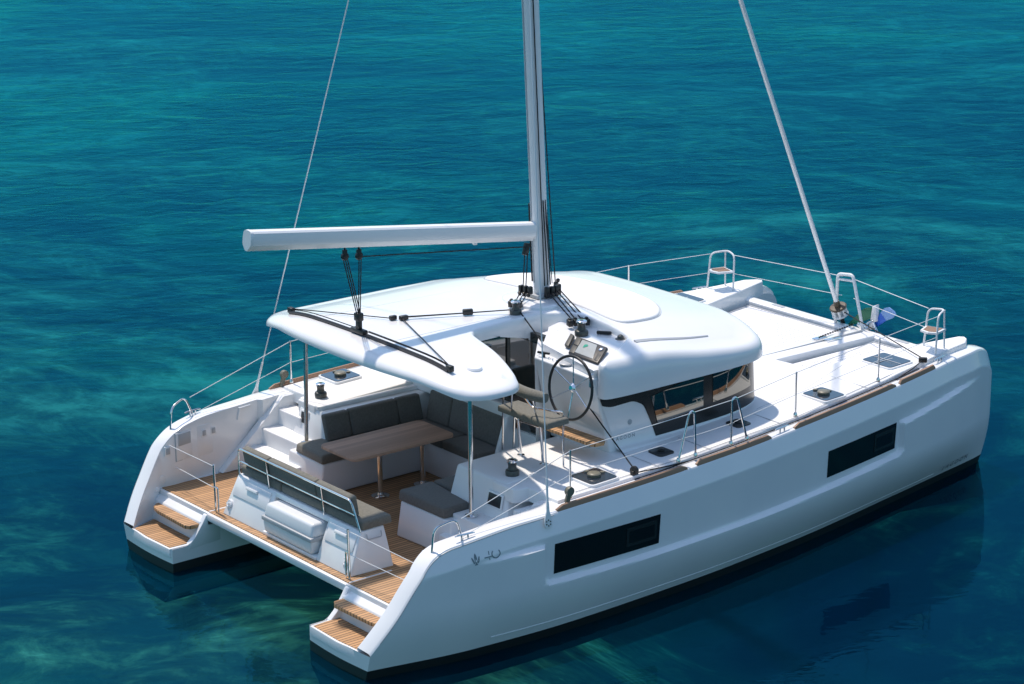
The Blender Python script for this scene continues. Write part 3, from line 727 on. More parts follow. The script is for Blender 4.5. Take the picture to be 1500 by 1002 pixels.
for i in range(len(raw)):
    a, b = prm[kind[i]], prm[kind[(i + 1) % len(raw)]]
    px_, py_ = raw[i]
    lipb = min(3.10, max(2.985, ZR(px_, py_) - .10))
    if kind[i] in 'bc': a = (a[0], lipb, a[2])
    if kind[(i + 1) % len(raw)] in 'bc': b = (b[0], min(3.10, max(2.985, ZR(*raw[(i + 1) % len(raw)]) - .10)), b[2])
    for k in range(NP): Wd.append(lerp(a[0], b[0], k / NP)); Lz.append(lerp(a[1], b[1], k / NP)); Pw.append(lerp(a[2], b[2], k / NP))
mb = MB()
def roof_under(x, y):
    e = min(3.10, max(2.985, ZR(x, y) - .10)) - .03
    return lerp(e, 2.585, sst(4.0, 4.9, x)) if y > -1.9 or x > 5 else lerp(e, 2.585, sst(3.4, 4.05, x))
zl_map = {}
mb.slab(outl, ZR, lambda x, y: roof_under(x, y), .1, 8, step=.16, wz=(Wd, Lz, Pw))
roof = mb.build('hardtop_roof', GEL, CAT, smooth=60, recalc=True)
# raised roof panel forward of the mast, shallow grooves and the side gutter
mb = MB()
po = [(p.x, p.y) for p in cr([(5.16, -1.42, 0), (5.5, -1.52, 0), (5.95, -1.38, 0), (6.36, -.8, 0), (6.50, 0, 0), (6.36, .8, 0), (5.95, 1.38, 0), (5.5, 1.52, 0), (5.16, 1.42, 0), (5.22, .7, 0), (5.26, 0, 0), (5.22, -.7, 0)], 5, True)]
mb.slab(po, lambda x, y: ZR(x, y) + .028, lambda x, y: ZR(x, y) - .02, .04, 4, step=.16); rp_ = mb.build('roof_panel', DECK, roof, smooth=60, recalc=True)
og = offset2(ccw(po), -.012); MB().tube([(x, y, ZR(x, y) + .001) for x, y in og], .006, 6, True).build('panel_seam', GREYM, rp_)
for yy_ in (1.25, -.35):
    MB().tube([(x, yy_ * (1 - .04 * (x - 2.3)), ZR(x, yy_) - .0015) for x in np.linspace(2.3, 4.35, 14)], .005, 6).build('roof_seam', GREYM, roof)
mb = MB(); rows = []
for x in np.linspace(4.92, 6.2, 16):
    y = -2.02 - .05 * math.sin((x - 4.92) / 1.28 * 1.6); w = .05 * (1 - (x - 4.92) / 1.6)
    rows.append([(x, y, ZR(x, y) - .01), (x, y, ZR(x, y) + .014), (x, y - w, ZR(x, y - w) + .006), (x, y - w, ZR(x, y - w) - .01)])
mb.grid(rows); mb.build('roof_gutter', GREYM, roof, recalc=True)
mb = MB(); mb.lathe([(.10, -.03), (.105, .012), (.09, .03), (.04, .036)], (2.47, -1.78, ZR(2.47, -1.78) - .005), (0, -.12, 1), 28); mb.build('roof_vent', GEL, roof)
mb = MB()
mo = [(p.x, p.y) for p in cr([(4.62, -.42, 0), (5.0, -.5, 0), (5.26, -.3, 0), (5.3, 0, 0), (5.26, .3, 0), (5.0, .45, 0), (4.62, .36, 0), (4.5, 0, 0)], 5, True)]
mb.slab(mo, lambda x, y: 3.29, lambda x, y: ZR(x, y) - .02, .03, 3, step=.2); mb.build('mast_step', GEL, roof, smooth=60, recalc=True)

# aft bulkhead with sliding door, dark glass and ledge
mb = MB(); mb.box(4.36, 4.44, -1.10, 2.28, 1.60, 3.02); bulk = mb.build('aft_bulkhead', HULLG2, CAT, recalc=True)
mb = MB(); mb.box(4.345, 4.365, -.05, .52, 1.98, 2.90); mb.box(4.345, 4.365, .66, 2.1, 1.98, 2.90); mb.box(4.345, 4.365, -.74, -.16, .78, 2.90)
mb.build('door_glass', DGLASS, CAT, recalc=True)
mb = MB(); mb.box(4.36, 4.44, -1.16, 2.0, .70, 1.60); mb.build('door_threshold', HULLG2, CAT, recalc=True)
mb = MB(); mb.box(4.22, 4.40, -.28, 2.0, 1.66, 1.93, .03, 3); mb.build('bulkhead_ledge', GEL, CAT, recalc=True)
# inside the saloon seen through the notch: side return from roof to bulkhead
mb = MB(); mb.hexa([(4.02, -1.10, 1.6), (4.95, -.80, 1.6), (4.95, -.62, 1.6), (4.36, -.95, 1.6), (4.0, -1.10, 2.86), (4.95, -.75, 3.02), (4.95, -.60, 3.02), (4.42, -.68, 3.02)], .01)
mb.build('companionway_side', GEL, CAT, recalc=True)

# ------------------------------------------------------------------ helm console, wheel, seat
mb = MB()
mb.hexa([(4.30, -1.06, 1.70), (4.9, -1.06, 1.70), (4.9, -2.26, 1.70), (4.33, -2.26, 1.70), (4.0, -1.07, 2.87), (4.9, -1.0, 2.87), (4.9, -2.30, 2.87), (4.0, -2.27, 2.84)], .03, 3)
console = mb.build('helm_console', GEL, CAT, recalc=True)
mb = MB()
mb.hexa([(4.22, -.98, 2.86), (5.0, -.80, 2.86), (5.0, -2.2, 2.80), (4.05, -2.25, 2.80), (4.22, -.98, 2.99), (5.0, -.80, 3.12), (5.0, -2.2, 3.02), (4.03, -2.26, 2.945)], .0)
mb.hexa([(4.22, -.99, 2.95), (5.0, -.7, 2.95), (5.0, -2.2, 2.90), (4.04, -2.25, 2.90), (4.23, -.99, 2.985), (4.53, -.74, 3.10), (4.55, -2.12, 3.085), (4.03, -2.25, 2.945)], .02, 3)
mb.hexa([(4.50, -.74, 2.95), (5.0, -.62, 2.95), (5.0, -1.95, 2.9), (4.52, -2.15, 2.9), (4.52, -.74, 3.105), (5.0, -.62, 3.135), (5.0, -1.9, 3.10), (4.53, -2.13, 3.088)], .02, 3)
pod = mb.build('instrument_pod', GEL, console, smooth=50, recalc=True)
PA, PB, PC = Vector((4.22, -1.0, 2.98)), Vector((4.02, -2.25, 2.94)), Vector((4.53, -.74, 3.1))
PN = (PB - PA).cross(PC - PA).normalized(); PN = PN if PN.z > 0 else -PN
def panel(pts, o0, o1, name, m, bev=.006):
    P = [Vector(p) for p in pts]; q = [p + PN * o0 for p in P] + [p + PN * o1 for p in P]
    return MB().hexa(q, bev).build(name, m, console, recalc=True)
q00, q01, q11, q10 = (4.179, -1.581, 2.983), (4.493, -1.388, 3.107), (4.451, -2.051, 3.112), (4.152, -2.196, 2.993)
panel((q00, q10, q11, q01), -.02, .026, 'instrument_panel', BLACK, .012)
panel(((4.216, -1.674, 3.002), (4.191, -2.063, 3.005), (4.437, -1.865, 3.10), (4.458, -1.547, 3.098)), .02, .031, 'chart_screen', SCREENM, .004)
mb = MB(); c = (Vector((4.36, -1.72, 3.065)) + PN * .033); u_ = (PB - PA).normalized(); v_ = PN.cross(u_)
fan = [mb.V(c + u_ * .032 * math.cos(a) * (1 + .35 * math.sin(3 * a)) + v_ * .036 * math.sin(a)) for a in np.linspace(0, 2 * math.pi, 16)[:-1]]
mb.F(fan); mb.build('chart_land', SCREENG, console)
def pq(u, v): return Vector(q00).lerp(Vector(q10), u).lerp(Vector(q01).lerp(Vector(q11), u), v)
panel((pq(.03, .52), pq(.19, .52), pq(.19, .95), pq(.03, .95)), .02, .033, 'keypad', GREYK, .005)
panel((pq(.03, .05), pq(.19, .05), pq(.19, .46), pq(.03, .46)), .02, .033, 'keypad', GREYK, .005)
panel((pq(.86, .08), pq(.97, .08), pq(.97, .50), pq(.86, .50)), .02, .033, 'keypad', GREYK, .005)
mb = MB(); mb.lathe([(.03, 0), (.03, .012), (.02, .018)], pq(.88, .74) + PN * .026, PN, 16); mb.build('dial', CHROME, console)
k0, k1, k2, k3 = (4.279, -1.393, 3.018), (4.5, -1.262, 3.105), (4.482, -1.353, 3.101), (4.27, -1.486, 3.018)
panel((k0, k3, k2, k1), -.01, .045, 'engine_panel', GREYK, .012)
mb = MB(); mb.obox(Vector((4.09, -1.19, 2.885)), (1, 0, 0), (0, 1, 0), (0, 0, 1), .012, .012, .035, .004)
mb.obox((4.08, -1.19, 2.93), (1, .4, 0), (-.4, 1, 0), (0, 0, 1), .016, .09, .014, .006); mb.build('throttle_lever', BLACK, console, recalc=True)
mb = MB(); mb.lathe([(.085, 0), (.09, .02), (.075, .03)], (4.10, -1.62, 2.868), (0, 0, 1), 24); mb.build('compass', GREYM, console)
for y in (-1.3, -1.38, -1.46): MB().lathe([(.012, 0), (.012, .03), (.006, .036)], (4.08, y, 2.86), (0, 0, 1), 10).build('switch', CHROME, console)
mb = MB(); mb.tube(fillet([(3.99, -2.30, 2.92), (3.93, -2.31, 2.92), (3.92, -2.31, 2.75), (3.98, -2.31, 2.75)], .03), .012, 8); mb.build('grab_handle', STEEL, console)
# wheel
WC = Vector((3.86, -2.0, 2.69)); wa = Vector((-1, -.02, .16)).normalized(); wu = Vector((0, 1, 0)); wu = (wu - wa * wu.dot(wa)).normalized(); wv = wa.cross(wu)
wheel = MB().tube([WC + (wu * math.cos(a) + wv * math.sin(a)) * .41 for a in np.linspace(0, 2 * math.pi, 49)[:-1]], .019, 10, True).build('steering_wheel', BLACK, CAT)
for k in range(6):
    a = R(30 + 60 * k + 3); d = wu * math.cos(a) + wv * math.sin(a)
    tubeobj('spoke', [WC + wa * -.05 + d * .03, WC + d * .395], .0085, STEEL, wheel, 6)
mb = MB(); mb.lathe([(.02, -.16), (.03, -.06), (.055, -.055), (.06, -.03), (.03, 0)], WC, wa, 18); mb.build('wheel_hub', CHROME, wheel)
# footrest of teak
mb = MB()
fo_ = [(3.88, -1.42), (4.12, -1.42), (4.16, -2.34), (4.07, -2.42), (3.94, -2.40), (3.90, -2.34)]
mb.slab([(x, y) for x, y in fo_], 2.015, 1.975, .008, 2); fr_ = mb.build('footrest', TEAK, CAT, recalc=True)
# seat
seat = MB()
sc_ = [(3.16, -1.38), (3.50, -1.38), (3.53, -2.36), (3.16, -2.38)]
seat.slab(resample(sc_, .1), lambda x, y: 2.455, 2.37, .035, 4); seat_o = seat.build('helm_seat', CUSH, CAT, smooth=60, recalc=True)
mb = MB()
bc = [Vector((3.12, -1.72, 2.80)).lerp(Vector((3.12, -2.40, 2.80)), t) for t in np.linspace(0, 1, 9)]
mb.tube([p + Vector((.05 * math.sin(math.pi * i / 8) * -1, 0, 0)) for i, p in enumerate(bc)], [.062, .072, .075, .075, .075, .075, .075, .072, .062], 14)
mb.build('backrest_roll', CUSH, seat_o, smooth=70)
for y in (-1.50, -1.96):
    mb = MB(); mb.tube([(3.44, y, 1.735), (3.38, y, 2.38)], .021, 10); mb.lathe([(.05, 0), (.05, .012), (.03, .018)], (3.44, y, 1.735), (0, 0, 1), 16); mb.build('leg', STEEL, seat_o)
for pts in ([(3.40, -1.17, 1.735), (3.22, -1.42, 2.62), (3.15, -1.66, 2.72)], [(3.56, -1.20, 1.735), (3.42, -1.40, 2.37)],
            [(3.56, -2.22, 1.735), (3.5, -2.28, 2.52), (3.36, -2.26, 2.54), (3.22, -2.0, 2.56), (3.14, -1.95, 2.70)],
            [(3.14, -1.70, 2.74), (3.18, -1.63, 2.40), (3.36, -1.55, 2.24), (3.40, -1.96, 2.24), (3.26, -2.06, 2.40), (3.14, -2.10, 2.74)]):
    tubeobj('seat_rail', fillet(pts, .06), .013, STEEL, seat_o, 8)

# ------------------------------------------------------------------ cockpit furniture
mb = MB()
mb.hexa([(2.06, 1.13, SOLE), (3.80, 1.13, SOLE), (3.80, 2.0, SOLE), (2.04, 1.95, SOLE), (2.10, 1.10, 1.2), (3.80, 1.10, 1.2), (3.80, 2.0, 1.2), (2.10, 1.95, 1.2)], .03, 3)
mb.hexa([(3.78, -.24, SOLE), (4.34, -.24, SOLE), (4.34, 1.9, SOLE), (3.78, 1.9, SOLE), (3.75, -.24, 1.2), (4.34, -.24, 1.2), (4.34, 1.9, 1.2), (3.75, 1.9, 1.2)], .02, 3)
mb.build('settee_base', GEL, CAT, recalc=True)
mb = MB(); mb.hexa([(3.98, -.29, 1.2), (4.34, -.29, 1.2), (4.34, -.20, 1.2), (3.98, -.20, 1.2), (4.18, -.29, 1.78), (4.34, -.29, 1.78), (4.34, -.20, 1.78), (4.18, -.20, 1.78)], .03, 3)
mb.build('settee_end', GEL, CAT, recalc=True)
mb = MB()
mb.hexa([(1.99, -.70, SOLE), (2.75, -.70, SOLE), (2.75, -1.75, SOLE), (2.05, -1.75, SOLE), (2.09, -.68, 1.2), (3.2, -.68, 1.2), (3.2, -1.75, 1.2), (2.10, -1.75, 1.2)], .03, 3)
mb.build('side_seat_base', GEL, CAT, recalc=True)

def cushion(pts8, label, group, m=CUSH, bev=.035, name='seat_cushion', cat='cushion'):
    return tag(MB().hexa(pts8, bev, 4).build(name, m, smooth=70, recalc=True), label, cat, group)
def bx(x0, x1, y0, y1, z0, z1): return [(x0, y0, z0), (x1, y0, z0), (x1, y1, z0), (x0, y1, z0), (x0, y0, z1), (x1, y0, z1), (x1, y1, z1), (x0, y1, z1)]
GS, GB = 'seat cushions in the cockpit', 'back cushions in the cockpit'
cushion([(2.06, 1.08, 1.203), (3.70, 1.06, 1.203), (3.70, 1.62, 1.203), (2.10, 1.80, 1.203), (2.07, 1.09, 1.335), (3.70, 1.07, 1.335), (3.70, 1.60, 1.335), (2.12, 1.78, 1.335)], 'long olive grey seat cushion running under the side of the wooden table', GS)
cushion(bx(3.71, 4.20, .58, 1.55, 1.203, 1.335), 'dark seat cushion in the inner corner of the settee beyond the table', GS, CUSH_SHADE)
cushion(bx(3.71, 4.20, -.22, .575, 1.203, 1.335), 'dark seat cushion at the open end of the settee near the cabin door', GS, CUSH_SHADE)
cushion([(2.06, -.66, 1.203), (2.62, -.66, 1.203), (2.50, -1.62, 1.203), (2.08, -1.62, 1.203), (2.08, -.66, 1.345), (2.62, -.66, 1.345), (2.50, -1.62, 1.345), (2.10, -1.62, 1.345)], 'grey seat cushion on the side seat beside the steel roof post', GS, CUSH_SHADE)
cushion(bx(2.63, 3.22, -1.10, -.66, 1.203, 1.345), 'smaller grey seat cushion against the white helm deck wall', GS, CUSH_SHADE)
def back(p0, p1, n, h, th, label, zb=1.34, lean=.10):
    p0, p1, n = Vector(p0), Vector(p1), Vector(n); z = Vector((0, 0, 1))
    a, b = p0 + z * zb, p1 + z * zb; a2, b2 = a - n * th, b - n * th; up_ = z * h - n * lean
    pts = [a, b, b2, a2, a + up_, b + up_, b2 + up_ * 1.0, a2 + up_]
    cushion(pts, label, GB, CUSH_SHADE, .032, 'back_cushion')
back((2.46, 1.49, 0), (2.87, 1.485, 0), (0, -1, 0), .355, .10, 'dark back cushion nearest the steel post above the long settee')
back((2.875, 1.485, 0), (3.68, 1.475, 0), (0, -1, 0), .355, .10, 'widest dark back cushion along the locker side of the settee')
back((3.685, 1.475, 0), (4.08, 1.46, 0), (0, -1, 0), .355, .10, 'short dark back cushion on the locker side meeting the settee corner')
back((4.08, 1.46, 0), (4.10, .96, 0), (-1, 0, 0), .42, .10, 'dark back cushion on the forward settee side touching the corner')
back((4.10, .955, 0), (4.10, -.16, 0), (-1, 0, 0), .42, .10, 'wide dark back cushion on the forward settee side next to the door')

# table
T = thing('cockpit_table', 'long brown wooden cockpit table on two steel pedestals', 'table', None, (2.83, .62, SOLE))
mb = MB(); mb.slab(rrect(1.98, 3.68, .20, 1.03, .10), 1.535, 1.495, .012, 3); mb.build('table_top', TABLE, T, recalc=True)
for x in (2.72, 3.44):
    lg = MB().lathe([(.038, SOLE + .01), (.038, 1.2), (.042, 1.2), (.042, 1.494)], (x, .66, 0), (0, 0, 1), 18).build('leg', STEEL, T)
    MB().lathe([(.125, SOLE + .001), (.125, SOLE + .012), (.10, SOLE + .022), (.05, SOLE + .03), (.042, SOLE + .06)], (x, .66, 0), (0, 0, 1), 28).build('leg_foot', STEEL, lg)

# aft bench with niche: its aft face leans forward, so it catches the high sun
BT = 1.262
def bfx(z): return .70 + .43 * (z - SOLE)
mb = MB()
def bench_seg(y0, y1, inn=0):
    a, b = (.07 if y0 < -1 else 0), (.07 if y1 > 1 else 0)
    mb.hexa([(.70 + inn, y0, SOLE), (1.36, y0 - a * .4, SOLE), (1.36, y1 + b * .4, SOLE), (.70 + inn, y1, SOLE), (bfx(BT) + inn, y0 + a, BT), (1.30, y0 + a * 1.3, BT), (1.30, y1 - b * 1.3, BT), (bfx(BT) + inn, y1 - b, BT)], .018, 3)
bench_seg(-1.50, -.74); bench_seg(.46, 1.46); bench_seg(-.75, .47, .17)
mb.hexa([(bfx(1.20), -.75, 1.20), (1.12, -.75, 1.20), (1.12, .47, 1.20), (bfx(1.20), .47, 1.20), (bfx(BT), -.75, BT + .001), (1.12, -.75, BT + .001), (1.12, .47, BT + .001), (bfx(BT), .47, BT + .001)], .010)
mb.box(.69, .95, -.75, .47, SOLE, SOLE + .05, .010)
bench = mb.build('aft_bench', GEL, CAT, recalc=True)
FN = Vector((-1, 0, .43)).normalized(); FU = Vector((.43, 0, 1)).normalized()
def on_face(y, z, o=0): return Vector((bfx(z), y, z)) + FN * o
for y0, y1 in ((-1.40, -.80), (.54, 1.36)):
    ym = (y0 + y1) / 2
    MB().obox(on_face(ym, 1.11, .004), (0, 1, 0), FU, FN, (y1 - y0) / 2, .12, .010, .006).build('bench_hatch', GEL, bench, recalc=True)
    mb = MB(); mb.obox(on_face(ym, 1.15, .03), (0, 1, 0), FU, FN, .13, .022, .016, .010); mb.obox(on_face(ym - .06, 1.15, .016), (0, 1, 0), FU, FN, .02, .016, .014, .004); mb.obox(on_face(ym + .06, 1.15, .016), (0, 1, 0), FU, FN, .02, .016, .014, .004); mb.build('hatch_handle', GEL, bench, recalc=True)
for y in (-1.34, 1.36):
    mb = MB(); mb.lathe([(.055, -.01), (.06, .012), (.045, .02), (.03, .012)], on_face(y, .88, .004), FN, 20); mb.lathe([(.018, 0), (.02, .04)], on_face(y, .88, .01), FN, 10); mb.build('shower_fitting', GEL, bench)
mb = MB(); mb.tube(fillet([(1.0, -1.455, 1.22), (1.0, -1.475, 1.15), (1.22, -1.475, 1.15), (1.22, -1.455, 1.22)], .03), .008, 6); mb.build('bench_end_line', GREYM, bench)
GBN = 'cushions on the aft bench'
for y0, y1, lb in ((.40, 1.36, 'olive bench seat cushion on the end of the aft bench near the far hull'), (-.56, .39, 'middle olive bench seat cushion of the aft bench behind the white case'), (-1.44, -.57, 'olive bench seat cushion sticking out past the backrest at the near bench end')):
    cushion([(.95, y0, BT + .004), (1.42, y0, BT + .004), (1.42, y1, BT + .004), (.95, y1, BT + .004), (.95, y0, BT + .13), (1.40, y0, BT + .13), (1.40, y1, BT + .13), (.95, y1, BT + .13)], lb, GBN)
for y0, y1, lb in ((.66, 1.27, 'olive back cushion leaning on the bench rail, end one near the far hull'), (-.44, .655, 'longest olive back cushion, middle one on the aft bench rail'), (-1.25, -.445, 'olive back cushion at the near end of the aft bench rail')):
    cushion([(.955, y0, BT + .135), (1.055, y0, BT + .135), (1.055, y1, BT + .135), (.955, y1, BT + .135), (.915, y0, 1.655), (1.01, y0, 1.68), (1.01, y1, 1.68), (.915, y1, 1.655)], lb, 'back cushions on the aft bench', CUSH, .03, 'back_cushion')
rail = MB()
rail.tube(fillet([(.935, 1.37, BT - .01), (.89, 1.30, 1.65), (.89, -1.29, 1.65), (.935, -1.42, BT - .01)], .07), .014, 8)
rail.tube([(.915, 1.335, 1.46), (.915, -1.355, 1.46)], .012, 8)
for y in (.65, -.62): rail.tube([(.89, y, 1.65), (.935, y, BT - .01)], .013, 8)
rail.build('bench_rail', STEEL, CAT)
# life raft case
LR = thing('liferaft_case', 'white moulded two part case strapped in the niche of the aft bench', 'life raft', None, (.72, -.15, .80))
mb = MB(); mb.hexa([(.68, -.68, .79), (.90, -.68, .79), (.90, .40, .79), (.68, .40, .79), (.665, -.70, .97), (1.0, -.70, .97), (1.0, .42, .97), (.665, .42, .97)], .03, 4); mb.build('case_bottom', RAFT, LR, smooth=60, recalc=True)
mb = MB(); mb.hexa([(.675, -.70, 1.005), (1.0, -.70, 1.005), (1.0, .42, 1.005), (.675, .42, 1.005), (.72, -.67, 1.185), (1.02, -.67, 1.185), (1.02, .39, 1.185), (.72, .39, 1.185)], .04, 4); mb.build('case_lid', RAFT, LR, smooth=60, recalc=True)
mb = MB(); mb.box(.655, 1.0, -.71, .43, .955, 1.015, .012, 2); mb.build('case_seam', GREYM, LR, recalc=True)

# wall hatches and fittings on the port hull's inner face (and the same to starboard)
for s in (1, -1):
    wy = 2.90; sg = lambda y: s * y
    def wp(x0, x1, z0, z1, off, name, m, th=.03, bev=.006):
        h_ = MB(); yy_ = lambda x: (lerp(2.72, 3.0, (min(x, 1.5)) / 1.5) + .0)
        def wyx(x): return yo(x, min(ztop(x), 1.5)) - .27
        q = []
        for o_ in (off, -th):
            for x, z in ((x0, z0), (x1, z0), (x1, z1), (x0, z1)): q.append((x, s * (wyx(x) - o_), z))
        h_.hexa(q, bev); return h_.build(name, m, CAT, recalc=True)
    wp(.83, 1.13, 1.05, 1.47, .010, 'locker_frame', GREYM); wp(.84, 1.12, 1.06, 1.46, .018, 'wall_locker', GEL); wp(.88, 1.10, 1.27, 1.44, .022, 'wall_recess', GREYM)
    wp(1.21, 1.63, 1.02, 1.48, .010, 'door_frame', GREYM); wp(1.22, 1.62, 1.03, 1.47, .018, 'wall_door', GEL)
    for x in (1.29, 1.45): wp(x, x + .10, 1.29, 1.41, .030, 'wall_socket', GEL); wp(x + .02, x + .08, 1.31, 1.39, .036, 'socket_cover', GREYM)
    wp(.66, .75, 1.17, 1.30, .02, 'wall_socket', GEL); wp(.68, .74, 1.19, 1.28, .024, 'socket_cover', GREYM)
    def wpy(x): return s * (yo(x, min(ztop(x), 1.5)) - .27)
    mb = MB(); mb.tube([(1.92, wpy(1.92) - s * .045, 1.58), (2.12, wpy(2.12) - s * .045, 1.585)], .016, 8); mb.tube([(1.94, wpy(1.94) - s * .02, 1.58), (1.94, wpy(1.94) - s * .045, 1.58), (1.90, wpy(1.9) - s * .045, 1.42)], .016, 8); mb.build('grab_handle', GEL, CAT)
    mb = MB()
    mb.lathe([(.035, 0), (.035, .012), (.02, .018)], (.52, wpy(.52), .72), (0, -s, 0), 16); mb.lathe([(.06, 0), (.06, .008), (.04, .012)], (.62, wpy(.62), .84), (0, -s, 0), 16); mb.build('wall_fitting', GEL, CAT)

# gate posts and wires at the stern
for s in (1, -1):
    p0 = Vector((.66, s * 1.555, SOLE)); 
    g = MB().tube([p0, p0 + Vector((-.01, 0, .67))], .015, 8).build('gate_post', STEEL, CAT)
    tubeobj('gate_handle', fillet([p0 + Vector((-.01, 0, .36)), p0 + Vector((.0, -s * .07, .36)), p0 + Vector((0, -s * .07, .01))], .04), .012, STEEL, g)
    for z0, x1, z1 in ((.645, .72, 1.33), (.34, .80, 1.0)):
        tubeobj('gate_wire', [p0 + Vector((0, 0, z0)), (x1, s * 2.82, z1)], .0045, WIRE, g, 6)
# steel posts of the hardtop
for s in (1, -1):
    p = MB().tube([(2.34, s * 1.86, 1.26), (2.36, s * 1.83, 3.02)], .030, 14).build('roof_post', STEEL, CAT)
    MB().lathe([(.085, 0), (.085, .012), (.04, .03)], (2.34, s * 1.86, 1.262), (0, 0, 1), 24).build('post_foot', STEEL, p)

# ------------------------------------------------------------------ deck gear
def hatch(x0, x1, y0, y1, z, slope=.033, dome=True, bars=False, name='deck_hatch'):
    mb = MB(); mb.slab(rrect(x0 - .025, x1 + .025, y0 - .025, y1 + .025, .06), lambda x, y: z + slope * (x - (x0 + x1) / 2) + .018, lambda x, y: z + slope * (x - (x0 + x1) / 2) - .02, .008, 2)
    h = mb.build(name, GEL, CAT, recalc=True)
    mb = MB(); mb.slab(rrect(x0, x1, y0, y1, .05), lambda x, y: z + slope * (x - (x0 + x1) / 2) + .026, lambda x, y: z + slope * (x - (x0 + x1) / 2) + .0, .004, 1)
    mb.build('hatch_pane', HATCHG, h, recalc=True)
    cx, cy = (x0 + x1) / 2, (y0 + y1) / 2
    if dome:
        mb = MB(); mb.lathe([(.085, 0), (.088, .03), (.075, .045), (.06, .048)], (cx, cy, z + .026), (0, 0, 1), 24); mb.build('hatch_vent', HATCHH, h)
        for dx, dy in ((x1 - .06, cy + .02), (cx + .02, y1 - .05)): MB().lathe([(.032, 0), (.03, .018), (.015, .022)], (dx, dy, z + .026), (0, 0, 1), 14).build('hatch_latch', HATCHH, h)
    if bars:
        mb = MB(); mb.box(x0 + .01, x1 - .01, cy - .008, cy + .008, z + .024, z + .030); mb.box(cx - .008, cx + .008, y0 + .01, y1 - .01, z + .024, z + .0295); mb.build('hatch_bar', GREYM, h)
    return h
for s in (1, -1):
    q = lambda a, b: tuple(sorted((s * a, s * b)))
    hatch(3.36, 3.79, *q(2.58, 3.02), zd(3.57) + .03)
    hatch(7.74, 8.13, *q(2.34, 2.80), zd(7.93) + .03)
    hatch(9.42, 9.88, *q(1.88, 2.43), zd(9.65) + .03, bars=True, dome=False)
    for xa, xb, ya, yb in ((4.70, 4.96, 2.54, 2.81), (6.18, 6.44, 2.44, 2.71)):
        mb = MB(); z = zd((xa + xb) / 2) + .026; mb.slab(rrect(xa, xb, *q(ya, yb), .05), z + .012, z - .02, .006, 2); dh = mb.build('small_hatch', LOUVRE, CAT, recalc=True)
        mb = MB(); mb.lathe([(.05, 0), (.05, .012), (.03, .018), (.015, .012)], ((xa + xb) / 2, s * (ya + yb) / 2, z + .012), (0, 0, 1), 18); mb.build('hatch_vent', BLACK, dh)
def winch(p, sc=1.0, name='winch'):
    p = Vector(p)
    b = MB().lathe([(.085 * sc, 0), (.088 * sc, .045 * sc), (.08 * sc, .065 * sc), (.058 * sc, .075 * sc), (.050 * sc, .11 * sc), (.056 * sc, .155 * sc), (.066 * sc, .165 * sc)], p, (0, 0, 1), 24).build(name, GREYP, CAT)
    MB().lathe([(.058 * sc, .164 * sc), (.068 * sc, .17 * sc), (.068 * sc, .187 * sc), (.055 * sc, .197 * sc), (.028 * sc, .197 * sc), (.026 * sc, .185 * sc)], p, (0, 0, 1), 24).build('winch_top', CHROME, b)
    MB().lathe([(.02 * sc, .18 * sc), (.026 * sc, .1985 * sc)], p, (0, 0, 1), 14).build('winch_socket', BLACK, b)
    return b
winch((2.86, 2.25, 1.735), 1.0); winch((2.88, -2.02, 1.735), 1.05)
winch((4.28, -.36, ZR(4.28, -.36) + .0), .95); winch((4.62, -1.32, 3.10), 1.05)
for x, y, z, yaw in ((5.02, -1.66, 3.09, 0), ):
    mb = MB(); mb.lathe([(.075, 0), (.07, .012), (.045, .02), (.04, .05), (.02, .066), (.008, .07)], (x - .12, y - .12, z), (0, 0, 1), 18); mb.build('deck_light', GREYP, CAT)
mb = MB(); mb.obox((4.86, -1.50, 3.13), (.6, -.8, 0), (.8, .6, 0), (0, 0, 1), .10, .022, .022, .012); mb.build('winch_handle_pocket', BLACK, CAT, recalc=True)

